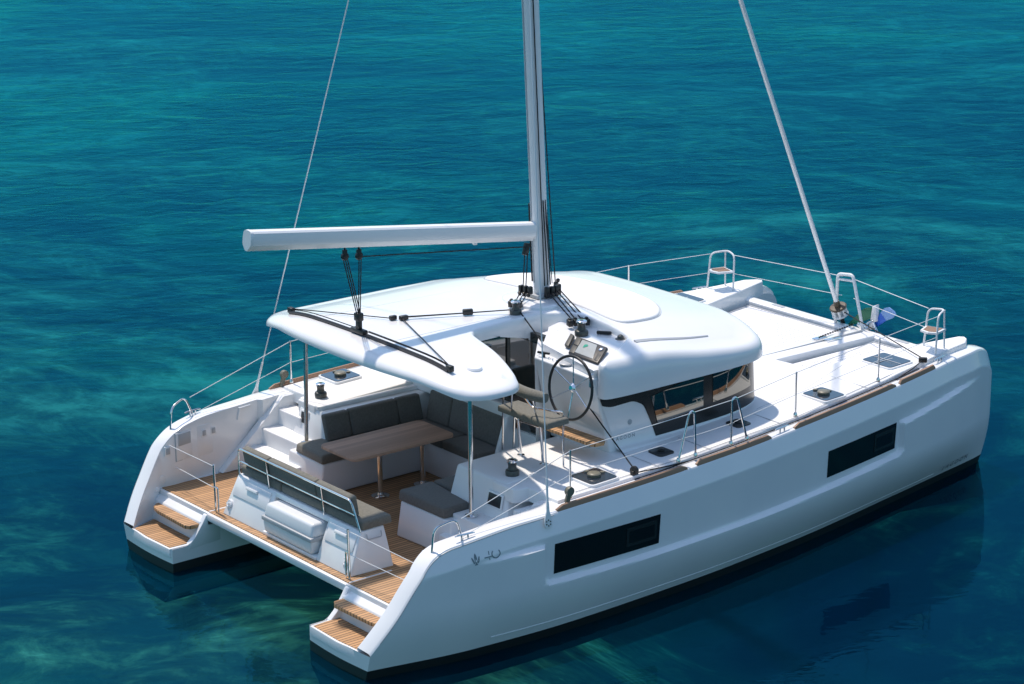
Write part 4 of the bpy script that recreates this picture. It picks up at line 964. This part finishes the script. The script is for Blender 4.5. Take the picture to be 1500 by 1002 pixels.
def cleat(x, s, y, z, ang=0):
    d = Vector((math.cos(ang), math.sin(ang), 0)); p = Vector((x, s * y, z)); mb = MB()
    mb.tube([p + d * -.14 + Vector((0, 0, .055)), p + d * -.1 + Vector((0, 0, .062)), p + d * .1 + Vector((0, 0, .062)), p + d * .14 + Vector((0, 0, .055))], [.008, .013, .013, .008], 8)
    for k in (-.045, .045): mb.tube([p + d * k, p + d * k + Vector((0, 0, .06))], .012, 8)
    mb.build('cleat', STEEL, CAT)
for s in (1, -1):
    cleat(1.28, s, yo(1.28, 1.5) - .10, ztop(1.28) + .03, s * .12); cleat(6.63, s, yo(6.63, 1.7) - .09, ZSH(6.63) + .03, -s * .1); cleat(10.36, s, yo(10.36, 1.8) - .13, ZSH(10.36) + .035, -s * .2)
    # stern hoop
    hp = MB().tube(fillet([(.86, s * (yo(.86, 1.4) - .14), ztop(.86) + .02), (.89, s * (yo(.86, 1.4) - .13), ztop(.86) + .33), (1.16, s * (yo(1.2, 1.4) - .13), ztop(1.2) + .33), (1.27, s * (yo(1.27, 1.4) - .17), ztop(1.27) + .02)], .10, 6), .014, 8).build('stern_hoop', STEEL, CAT)
    # teak strips on the gunwale
    for x0, x1 in ((2.62, 4.78), (4.95, 6.36), (6.84, 9.12), (9.22, 10.12)):
        rows = []
        for x in np.linspace(x0, x1, 24):
            e = .08 if x in (x0, x1) else 0; y = yo(x, ZSH(x)); z = ZSH(x); 
            tp = min(1, .35 + min(x - x0, x1 - x) / .05)
            rows.append([(x, s * (y - .010), z + .010), (x, s * (y - .016), z + .012 + .062 * tp), (x, s * (y - .022), z + .02 + .062 * tp), (x, s * (y - .050), z + .022 + .062 * tp), (x, s * (y - .056), z + .014 + .062 * tp), (x, s * (y - .060), z + .02)])
        mb = MB(); V = mb.grid(rows); mb.F(V[0]); mb.F(list(reversed(V[-1]))); mb.build('toe_rail', TEAKS, CAT, recalc=True)
    # black genoa track line along the deck edge
    mb = MB(); mb.tube([(x, s * (yo(x, ZSH(x)) - .165), ZSH(x) + .045) for x in np.linspace(4.0, 9.9, 30)], .008, 6); mb.build('furling_line', ROPE, CAT)
    # stanchions, lifelines
    st = [(2.93, 3.10)] + [(x, yo(x, ZSH(x)) - .23) for x in (4.98, 5.90, 7.08, 8.95)]
    tops = []
    def stz(x): return zd(x) + .02
    def post(x, y, name='stanchion', lean=0):
        p = MB().tube([(x, s * y, stz(x)), (x + lean, s * y, stz(x) + .62)], .0125, 8).build(name, STEEL, CAT)
        MB().lathe([(.03, 0), (.03, .02), (.018, .05)], (x, s * y, stz(x)), (0, 0, 1), 12).build('stanchion_base', STEEL, p); return Vector((x + lean, s * y, stz(x) + .61))
    t1 = post(*st[0]); t4 = post(*st[3]); t5 = post(*st[4])
    gates = []
    for xa, xb in ((4.75, 5.05), (5.68, 5.97)):
        y = 3.09; xm = xa + .22 if xa < 5 else xa + .05; zt = stz(xa) + .64
        g = MB().tube(fillet([(xa, s * y, stz(xa)), (xm - .045, s * y, zt - .03), (xm, s * y, zt), (xm + .05, s * y, zt - .03), (xb, s * y, stz(xb))], .06, 5), .0145, 8).build('gate_stanchion', STEEL, CAT)
        for x in (xa, xb): MB().lathe([(.03, 0), (.03, .02), (.018, .05)], (x, s * y, stz(x)), (0, 0, 1), 12).build('stanchion_base', STEEL, g)
        gates.append((Vector((xm, s * y, zt - .03)), g))
    PU = [(10.42, 2.50), (10.62, 2.46), (10.62, 2.0)]
    pt = Vector((10.45, s * 2.38, zd(10.4) + .58))
    chain = [Vector((1.24, s * (yo(1.24, 1.4) - .14), ztop(1.24) + .30)), t1, gates[0][0]], [gates[1][0], t4, t5, pt]
    for c_ in chain:
        for k in range(len(c_) - 1): tubeobj('lifeline', [c_[k], c_[k + 1]], .0055, WIRE, CAT, 6)
        low = [p - Vector((0, 0, .31)) for p in c_]
        if c_[0].x < 2: low[0] = Vector((1.27, s * (yo(1.27, 1.4) - .17), ztop(1.27) + .05))
        for k in range(len(low) - 1): tubeobj('lifeline', [low[k], low[k + 1]], .0045, WIRE, CAT, 6)
    tubeobj('lifeline', [gates[0][0], gates[1][0]], .0055, WIRE, CAT, 6); tubeobj('lifeline', [gates[0][0] - Vector((0, 0, .32)), gates[1][0] - Vector((0, 0, .32))], .0045, WIRE, CAT, 6)
    # bow seat in its pulpit
    z0 = zd(10.5) + .02
    P1, P2, P3 = Vector((10.41, s * 2.40, z0)), Vector((10.61, s * 2.32, z0)), Vector((10.60, s * 2.00, z0))
    pl = MB()
    T1, T2, T3 = P1 + Vector((.05, -s * .02, .57)), P2 + Vector((.08, 0, .59)), P3 + Vector((.04, s * .03, .57))
    pl.tube(fillet([P1, T1, T2 + Vector((.03, -s * .05, 0)), T3, P3], .09, 6), .015, 8); pl.tube([P2 + Vector((.10, -s * .02, 0)), T2 + Vector((.0, -s * .03, 0))], .013, 8)
    pul = pl.build('bow_pulpit', WIRE, CAT)
    so_ = [P1.lerp(T1, .5), P2.lerp(T2, .5) + Vector((.06, 0, 0)), P3.lerp(T3, .5), Vector((10.38, s * 2.12, z0 + .3)), Vector((10.36, s * 2.28, z0 + .3))]
    mb = MB(); zz_ = z0 + .30; mb.slab([(p.x, p.y) for p in so_], zz_ + .015, zz_ - .015, .006, 2); mb.build('pulpit_seat', WIRE, pul, recalc=True)
    mb = MB(); mb.slab(offset2(ccw([(p.x, p.y) for p in so_]), .035), zz_ + .021, zz_ + .012, .002, 1); mb.build('teak_seat', TEAKS, pul, recalc=True)
    # long lifeline from pulpit to the bow rail
    for dz, r_ in ((.0, .006), (-.30, .005)):
        tubeobj('bow_lifeline', [T3 + Vector((0, 0, dz)), (10.93, s * .12 - .16, 2.55 + dz + .02)], r_, WIRE, CAT, 6)
    # chainplate and shroud
    cp = Vector((2.42, s * (yo(2.42, 1.5) + .012), 1.56)); hd = Vector((4.47, s * .06, 15.2)); d = (hd - cp).normalized()
    mb = MB(); oo = []
    pr = [(-.045, -.05), (.045, -.05), (.058, -.0), (.05, .06), (.022, .15), (.016, .26), (-.016, .26), (-.022, .15), (-.05, .06), (-.058, 0)]
    u2 = Vector((1, 0, 0)); u2 = (u2 - d * u2.dot(d)).normalized(); n2_ = d.cross(u2)
    A = [mb.V(cp + u2 * a + d * b + n2_ * .008) for a, b in pr]; B = [mb.V(cp + u2 * a + d * b - n2_ * .008) for a, b in pr]
    mb.F(A); mb.F(list(reversed(B)))
    for i in range(len(pr)): mb.F((A[i - 1], A[i], B[i], B[i - 1]))
    ch = mb.build('chainplate', WIRE, CAT, recalc=True)
    mb = MB()
    for k in range(6):
        a = R(60 * k + 30); mb.lathe([(.010, -.011), (.010, .011)], cp + u2 * .034 * math.cos(a) + d * (.034 * math.sin(a) + .005), n2_, 10)
    mb.build('chainplate_bolt', GREYP, ch)
    tubeobj('shroud', [cp + d * .22, hd], .0085, WIRE, CAT, 8); tubeobj('turnbuckle', [cp + d * .2, cp + d * .55], .015, WIRE, ch, 8)
    # turning block at the toe rail's aft end
    bp0 = Vector((2.80, s * 3.17, 1.66)); mb = MB()
    mb.tube([bp0, bp0 + Vector((.03, 0, .10))], .022, 8); mb.lathe([(.02, -.03), (.058, -.028), (.062, 0), (.058, .028), (.02, .03)], bp0 + Vector((.06, 0, .18)), (0, 1, 0), 18); mb.obox(bp0 + Vector((.045, 0, .13)), (.3, 0, 1), (0, 1, 0), (1, 0, -.3), .09, .02, .035, .01)
    mb.build('sheet_block', HATCHH, CAT)

# ------------------------------------------------------------------ bows: crossbeam, netting, centre beam
mb = MB()
for (x0, x1, z0, z1, y) in ():
    pass
rows = []
for y in np.linspace(-1.98, 1.98, 21):
    a = [(10.80, 1.70), (10.82, 1.79), (10.86, 1.815), (10.98, 1.815), (11.03, 1.79), (11.05, 1.68), (11.0, 1.56), (10.85, 1.56)]
    rows.append([(x, y, z) for x, z in a])
mb.grid(rows, closed=True); cb = mb.build('crossbeam', ALU, CAT, recalc=True)
for y in (1.3, -1.3): MB().box(10.88, 10.95, y - .12, y + .12, 1.816, 1.824, .002).build('beam_slot', GREYM, cb, recalc=True)
rows = []
for x in np.linspace(8.5, 10.84, 10):
    z = lerp(1.87, 1.84, (x - 8.5) / 2.3); rows.append([(x, y, zz_ + z - 1.8) for y, zz_ in [(-.38, 1.70), (-.40, 1.78), (-.44, 1.80), (-.78, 1.80), (-.82, 1.78), (-.84, 1.66), (-.82, 1.60), (-.4, 1.60)]])
mb = MB(); mb.grid(rows, closed=True); cbm = mb.build('centre_beam', ALU, CAT, recalc=True)
mb = MB(); mb.box(8.6, 10.8, -.615, -.605, 1.83, 1.872); mb.build('beam_groove', GREYM, cbm, recalc=True)
mb = MB(); mb.box(9.85, 10.10, -.56, -.46, 1.83, 1.885, .01); mb.box(9.95, 10.25, -.70, -.62, 1.83, 1.885, .01); mb.build('chain_stopper', CHROME, cbm, recalc=True)
mb = MB()
cpts = [Vector((9.95, -.52, 1.89)).lerp(Vector((10.95, -.28, 1.86)), t) for t in np.linspace(0, 1, 30)]
for i in range(29):
    c = cpts[i].lerp(cpts[i + 1], .5); mb.obox(c, cpts[i + 1] - cpts[i], (0, .7 if i % 2 else -.7, .7), (0, .7, .7 if i % 2 else -.7), .021, .012, .005, .003, 1)
mb.build('anchor_chain', GREYP, CAT)
def net(pts, name='trampoline'):
    mb = MB(); vo = [mb.V((x, y, 1.752)) for x, y in pts]; mb.F(vo); mb.build(name, NET, CAT)
net([(8.68, -.32), (10.73, -.32), (10.73, 1.76), (10.2, 1.655), (9.6, 1.555), (8.68, 1.52)])
net([(8.68, -1.52), (9.6, -1.555), (10.2, -1.655), (10.73, -1.76), (10.73, -.91), (8.68, -.91)])
for pts in ([(10.735, -.32, 1.757), (10.735, 1.76, 1.757)], [(10.735, -1.76, 1.757), (10.735, -.91, 1.757)], [(8.68, 1.52, 1.757), (9.6, 1.555, 1.757), (10.2, 1.655, 1.757), (10.73, 1.76, 1.757)], [(8.68, -1.52, 1.757), (9.6, -1.555, 1.757), (10.2, -1.655, 1.757), (10.73, -1.76, 1.757)]):
    MB().tube(pts, .012, 6).build('net_edge_rope', GREYM, CAT)
# front of the deck behind the nets
mb = MB(); mb.slab([(7.9, -1.75), (8.62, -1.75), (8.62, 1.75), (7.9, 1.75)], 1.875, 1.5, .03, 3); mb.build('foredeck_lip', DECK, CAT, recalc=True)
# bow rail frame and furling forestay
mb = MB(); mb.tube(fillet([(10.92, .07, 1.80), (10.90, .03, 2.60), (10.90, -.28, 2.64), (10.93, -.50, 1.80)], .07, 6), .026, 10); mb.tube([(10.90, .02, 2.52), (10.90, -.30, 2.55)], .02, 8); bf = mb.build('bow_rail_frame', WIRE, CAT)
FD0 = Vector((11.02, 0, 1.80)); HD = Vector((4.85, 0, 15.5)); fdv = (HD - FD0).normalized()
fs = MB().tube([FD0 + fdv * .35, HD], .034, 12).build('forestay', ALU, CAT)
MB().tube([FD0, FD0 + fdv * .40], .035, 10).build('forestay_toggle', BLACK, fs)
mb = MB(); mb.lathe([(.04, .14), (.115, .15), (.13, .165), (.125, .18)], FD0, fdv, 24); mb.build('furler_base', WIRE, fs)
mb = MB(); mb.lathe([(.045, .18), (.05, .30)], FD0, fdv, 16)
for k in range(8):
    a = R(45 * k); e1 = fdv.orthogonal().normalized(); e2 = fdv.cross(e1); p = FD0 + (e1 * math.cos(a) + e2 * math.sin(a)) * .105; mb.tube([p + fdv * .17, p + fdv * .30], .02, 6)
mb.build('furler_cage', WIRE, fs)
mb = MB(); mb.lathe([(.05, .30), (.13, .295), (.135, .31), (.12, .325), (.05, .33), (.045, .42)], FD0, fdv, 24); mb.build('furler_drum', mat('brown_drum', (.09, .065, .04), .5), fs)
tubeobj('furling_line', [FD0 + fdv * .24 + Vector((0, -.1, 0)), (10.03, -2.50, zd(10.03) + .07)], .009, ROPE, CAT, 6)
mb = MB(); mb.obox((10.03, -2.50, zd(10.03) + .05), (.6, -.8, 0), (.8, .6, 0), (0, 0, 1), .06, .035, .035, .012); mb.build('sheet_block', BLACK, CAT, recalc=True)
tubeobj('furling_line', [(10.03, -2.50, zd(10.03) + .05), (9.7, -2.62, zd(9.7) + .03), (9.3, yo(9.3, 1.8) * -1 + .165, ZSH(9.3) + .045)], .008, ROPE, CAT, 6)
# anchor hanging from the bow roller
AN = thing('bow_anchor', 'bow anchor with green and blue reflections painted on its fluke plates, hung on the crossbeam beside the furler', 'anchor', None, (11.07, -.5, 1.78))
mb = MB(); mb.hexa([(11.05, -.52, 1.95), (11.13, -.52, 1.95), (11.13, -.64, 1.95), (11.05, -.64, 1.95), (11.05, -.55, 2.18), (11.13, -.55, 2.18), (11.13, -.63, 2.22), (11.05, -.63, 2.22)], .015)
mb.hexa([(11.06, -.46, 1.80), (11.12, -.46, 1.80), (11.12, -.54, 1.80), (11.06, -.54, 1.80), (11.06, -.53, 1.98), (11.12, -.53, 1.98), (11.12, -.60, 1.98), (11.06, -.60, 1.98)], .012); mb.build('shank', WIRE, AN, recalc=True)
def plate(pts, name, m, th=.025):
    mb = MB(); A = [mb.V(p) for p in pts]; B = [mb.V((p[0] + th, p[1], p[2])) for p in pts]; mb.F(A); mb.F(list(reversed(B)))
    for i in range(len(A)): mb.F((A[i - 1], A[i], B[i], B[i - 1]))
    return mb.build(name, m, AN, recalc=True)
plate([(11.06, -.06, 1.79), (11.06, -.33, 2.07), (11.06, -.40, 2.12), (11.06, -.55, 2.165), (11.06, -.55, 1.99), (11.06, -.12, 1.78)], 'fluke', GREEN)
plate([(11.10, -.57, 1.90), (11.10, -.68, 2.10), (11.10, -.80, 2.00), (11.10, -.62, 1.86)], 'fluke', BLUE)
plate([(11.103, -.68, 2.10), (11.103, -.76, 2.19), (11.103, -.84, 2.215), (11.103, -.95, 2.17), (11.103, -.98, 2.13), (11.103, -.92, 2.06), (11.103, -.80, 2.00)], 'fluke_tip', BLUEL)
mb = MB(); mb.tube(fillet([(11.05, -.40, 1.82), (11.06, -.50, 1.92), (11.06, -.57, 1.96), (11.07, -.62, 1.84), (11.06, -.66, 1.80)], .03), .02, 8); mb.obox((11.02, -.42, 1.83), (0, 1, .5), (1, 0, 0), (0, -.5, 1), .10, .05, .03, .01); mb.build('roller', CHROME, AN)

# ------------------------------------------------------------------ mast, boom, running rigging
def mast_c(z): return 5.03 - .047 * (z - 3.25)
mb = MB(); rows = []
for z in np.linspace(3.32, 15.9, 24):
    rows.append([(mast_c(z) + .135 * math.cos(a) * (1 if math.cos(a) > 0 else .9), .088 * math.sin(a), z) for a in np.linspace(0, 2 * math.pi, 33)[:-1]])
V = mb.grid(rows, closed=True); mb.F(list(reversed(V[0]))); mb.F(V[-1]); mast = mb.build('mast', ALU, CAT, smooth=60)
mb = MB(); mb.tube([(mast_c(z) - .125, 0, z) for z in np.linspace(3.5, 15.8, 20)], .011, 6); mb.build('sail_track', GREYM, mast)
mb = MB(); mb.slab([(4.84, -.14), (5.22, -.14), (5.22, .14), (4.84, .14)], 3.345, 3.30, .01, 2); mb.build('mast_foot', GREYM, mast, recalc=True)
# halyards up the mast side
for k, (dx, dy, r_) in enumerate(((-.035, -.094, .009), (.02, -.096, .009), (.075, -.085, .009), (.13, -.055, .007))):
    zt_ = 15.0 if k == 0 else (4.65 if k < 3 else 4.5)
    tubeobj('halyard', [(mast_c(3.45) + dx, dy - .02, 3.46), (mast_c(zt_) + dx * .8, dy * .95, zt_)], r_, ROPE, CAT, 6)
tubeobj('halyard', [(mast_c(3.5) - .10, .07, 3.5), (mast_c(4.6) - .11, .06, 4.6)], .012, ROPE, CAT, 6)
tubeobj('spinnaker_halyard', [(5.32, .06, 3.40), (4.98, .10, 8.0), (4.6, .1, 15.0)], .009, ROPE, CAT, 6)
mb = MB(); mb.obox((5.33, .06, 3.37), (1, 0, 0), (0, 1, 0), (0, 0, 1), .03, .025, .055, .012); mb.lathe([(.02, 0), (.03, .03), (.02, .05)], (5.35, .04, 3.42), (0, 0, 1), 12); mb.build('deck_block', BLACK, CAT)
def block_bank(c, d, n, w, name='rope_clutch'):
    mb = MB(); c = Vector(c); d = Vector(d).normalized(); t = d.cross(Vector((0, 0, 1))).normalized(); u = t.cross(d)
    for k in range(n):
        p = c + t * (k - (n - 1) / 2) * w; mb.obox(p, d, t, u, .045, w * .42, .045, .010); mb.obox(p + u * .045 - d * .01, d, t, u, .022, w * .25, .018, .006)
    return mb.build(name, BLACK, CAT, recalc=True)
# starboard and aft foot blocks, leads to the clutches
for (x, y) in ((4.98, -.17), (5.06, -.18), (5.14, -.17), (5.21, -.14)): MB().obox((x, y, 3.38), (1, 0, 0), (0, 1, 0), (0, 0, 1), .030, .03, .075, .012).build('foot_block', BLACK, CAT, recalc=True)
for (x, y) in ((4.74, .09), (4.76, .02), (4.78, -.05)):
    mb = MB(); mb.obox((x, y, 3.42), (1, 0, 0), (0, 1, 0), (0, 0, 1), .035, .028, .055, .012); mb.obox((x - .03, y, 3.36), (1, 0, .4), (0, 1, 0), (-.4, 0, 1), .02, .018, .03, .008); mb.build('foot_block', BLACK, CAT, recalc=True)
for k, (a, b) in enumerate((((4.99, -.19, 3.38), (4.80, -.93, 3.18)), ((5.07, -.20, 3.38), (4.83, -.98, 3.18)), ((5.14, -.19, 3.38), (4.90, -1.02, 3.18)), ((5.21, -.16, 3.38), (4.96, -1.05, 3.18)))):
    tubeobj('control_line', [a, b], .009, ROPE, CAT, 6)
block_bank((4.72, -1.02, 3.19), (-.25, -1, -.1), 2, .08); block_bank((4.86, -1.10, 3.19), (-.25, -1, -.1), 2, .07)
for k in range(3):
    tubeobj('control_line', [(4.73, .09 - .07 * k, 3.38), (4.50, -.08 - .06 * k, ZR(4.5, -.1) + .07)], .008, ROPE, CAT, 6)
block_bank((4.45, -.14, ZR(4.45, -.14) + .06), (-.9, -.35, -.1), 3, .065)
tubeobj('control_line', [(4.41, -.18, ZR(4.4, -.2) + .05), (4.31, -.33, ZR(4.3, -.3) + .06)], .012, ROPE, CAT, 6)
# main sheet traveller
TR0, TR1 = Vector((2.10, 1.80, ZR(2.1, 1.8) + .02)), Vector((2.10, -1.74, ZR(2.1, 1.74) + .02))
mb = MB(); tp = [Vector((2.10, y, ZR(2.1, y) + .022)) for y in np.linspace(1.80, -1.74, 21)]
mb.tube(tp, .026, 6); trav = mb.build('traveller_track', BLACK, CAT)
tubeobj('traveller_line', [p + Vector((.055, 0, .028)) for p in tp], .007, ROPE, CAT, 6); tubeobj('traveller_line', [p + Vector((.05, 0, .045)) for p in tp if p.y < .2], .006, ROPE, CAT, 6)
mb = MB()
for p in (TR0, TR1): mb.obox(p + Vector((.02, 0, .03)), (0, 1, 0), (1, 0, 0), (0, 0, 1), .05, .035, .04, .012)
mb.build('track_end', BLACK, trav, recalc=True)
cz = ZR(2.1, .1)
mb = MB(); mb.obox((2.10, .18, cz + .05), (0, 1, 0), (1, 0, 0), (0, 0, 1), .14, .045, .03, .012); mb.obox((2.10, .18, cz + .13), (0, 1, 0), (1, 0, 0), (0, 0, 1), .04, .03, .07, .012); mb.obox((2.10, .18, cz + .24), (0, 1, 0), (1, 0, 0), (0, 0, 1), .055, .045, .055, .015); mb.build('traveller_car', BLACK, trav, recalc=True)
tubeobj('traveller_line', [TR0 + Vector((.03, 0, .05)), (2.84, .42, ZR(2.84, .42) + .03)], .008, ROPE, CAT, 6); tubeobj('traveller_line', [TR1 + Vector((.03, 0, .05)), (2.92, .36, ZR(2.9, .36) + .03)], .008, ROPE, CAT, 6)
mb = MB(); mb.obox((2.84, .45, ZR(2.84, .4) + .035), (1, -.1, 0), (.1, 1, 0), (0, 0, 1), .05, .03, .03, .012); mb.obox((2.95, .36, ZR(2.9, .4) + .035), (1, -.1, 0), (.1, 1, 0), (0, 0, 1), .06, .035, .03, .012); mb.build('roof_block', BLACK, CAT, recalc=True)
for o_ in (0, .03): tubeobj('main_sheet', [(2.98, .36 + o_, ZR(3, .4) + .035), (3.72, -.0 + o_ * .3, ZR(3.7, 0) + .035), (4.24, -.33, ZR(4.2, -.3) + .06)], .009, ROPE, CAT, 6)
mb = MB(); mb.obox((3.74, -.01, ZR(3.7, 0) + .05), (1, -.5, 0), (.5, 1, 0), (0, 0, 1), .07, .032, .04, .015); mb.build('roof_block', BLACK, CAT, recalc=True)
# long sheet from the winch by the mast to the block on the gunwale
tubeobj('jib_sheet', [(4.30, -.40, ZR(4.3, -.4) + .06), (4.05, -3.02, zd(4) + .09)], .0095, ROPE, CAT, 6)
mb = MB(); mb.lathe([(.02, -.025), (.055, -.022), (.06, 0), (.055, .022), (.02, .025)], (4.05, -3.03, zd(4) + .07), (1, .3, 0), 16); mb.obox((4.05, -3.03, zd(4.0) + .04), (1, 0, 0), (0, 1, 0), (0, 0, 1), .05, .03, .03, .01); mb.build('sheet_block', BLACK, CAT)
tubeobj('jib_sheet', [(4.07, -3.05, zd(4) + .04), (4.7, yo(4.7, 1.7) * -1 + .17, ZSH(4.7) + .06), (4.95, yo(4.95, 1.7) * -1 + .165, ZSH(4.95) + .045)], .0085, ROPE, CAT, 6)
# boom
B0, B1 = Vector((4.86, 0, 4.225)), Vector((.36, 0, 4.815)); bd = (B1 - B0).normalized(); bu = bd.cross(Vector((0, 1, 0))).normalized()
if bu.z < 0: bu = -bu
sec = [(.0, -.132), (.028, -.128), (.086, -.062), (.094, -.045), (.096, .03), (.088, .10), (.066, .124), (.03, .132)]
sec = sec + [(-a, b) for a, b in reversed(sec) if a > 0]
mb = MB(); rows = [[B0.lerp(B1, t) + Vector((0, a, 0)) + bu * b for a, b in sec] for t in np.linspace(0, 1, 12)]
V = mb.grid(rows, closed=True); mb.F(list(reversed(V[0]))); mb.F(V[-1]); boom = mb.build('boom', ALU, CAT, smooth=28, recalc=True)
mb = MB(); mb.prism([(0, 0), (1, 0), (1, 1)], 0, 1); mb.bm.clear()
A = [mb.V(B1 + bd * .0 + Vector((0, a * 1.03, 0)) + bu * b * 1.03) for a, b in sec]; Bq = [mb.V(B1 + bd * .035 + Vector((0, a * .98, 0)) + bu * b * .98) for a, b in sec]
mb.F(A); mb.F(list(reversed(Bq)))
for i in range(len(sec)): mb.F((A[i - 1], A[i], Bq[i], Bq[i - 1]))
mb.build('boom_end_cap', GEL, boom, recalc=True)
mb = MB(); mb.obox(B0 + Vector((.02, 0, .0)), bd, (0, 1, 0), bu, .06, .05, .09, .015); mb.build('gooseneck', ALU, boom, recalc=True)
def boomp(x): t = (B0.x - x) / (B0.x - B1.x); return B0.lerp(B1, t) - bu * .128
mb = MB(); mb.obox(boomp(3.9) - bu * .01, bd, (0, 1, 0), bu, .03, .02, .02, .006); mb.build('boom_eye', ALU, boom, recalc=True)
BL = []
for x in (1.80, 2.02):
    p = boomp(x); mb = MB(); mb.tube([p, p - Vector((0, 0, .05))], .014, 8); mb.lathe([(.02, -.022), (.05, -.02), (.054, 0), (.05, .02), (.02, .022)], p - Vector((0, 0, .12)), (0, 1, 0), 16); mb.obox(p - Vector((0, 0, .10)), (1, 0, 0), (0, 1, 0), (0, 0, 1), .03, .024, .07, .01); mb.build('boom_block', BLACK, boom); BL.append(p - Vector((0, 0, .13)))
car = Vector((2.10, .18, cz + .27))
for a, dx in ((BL[0], -.04), (BL[0], .0), (BL[0], .04), (BL[1], .0), (BL[1], .04)): tubeobj('main_sheet', [a + Vector((dx * .8, 0, 0)), car + Vector((dx, dx * .5, 0))], .0075, ROPE, CAT, 6)
gb = Vector((4.74, -.02, 4.00)); tubeobj('main_sheet', [BL[1], gb + Vector((0, 0, .03))], .009, ROPE, CAT, 6)
mb = MB(); mb.obox(gb, (.25, 0, 1), (0, 1, 0), (1, 0, -.25), .085, .028, .042, .015); mb.build('boom_block', BLACK, boom, recalc=True)
for dy in (-.03, .03): tubeobj('main_sheet', [gb + Vector((0, dy, -.06)), (4.75, dy + .03, 3.48)], .0085, ROPE, CAT, 6)
mb = MB(); mb.obox((4.62, .06, 15.6), (1, 0, 0), (0, 1, 0), (0, 0, 1), .1, .05, .05, .01); mb.build('masthead', ALU, mast, recalc=True)
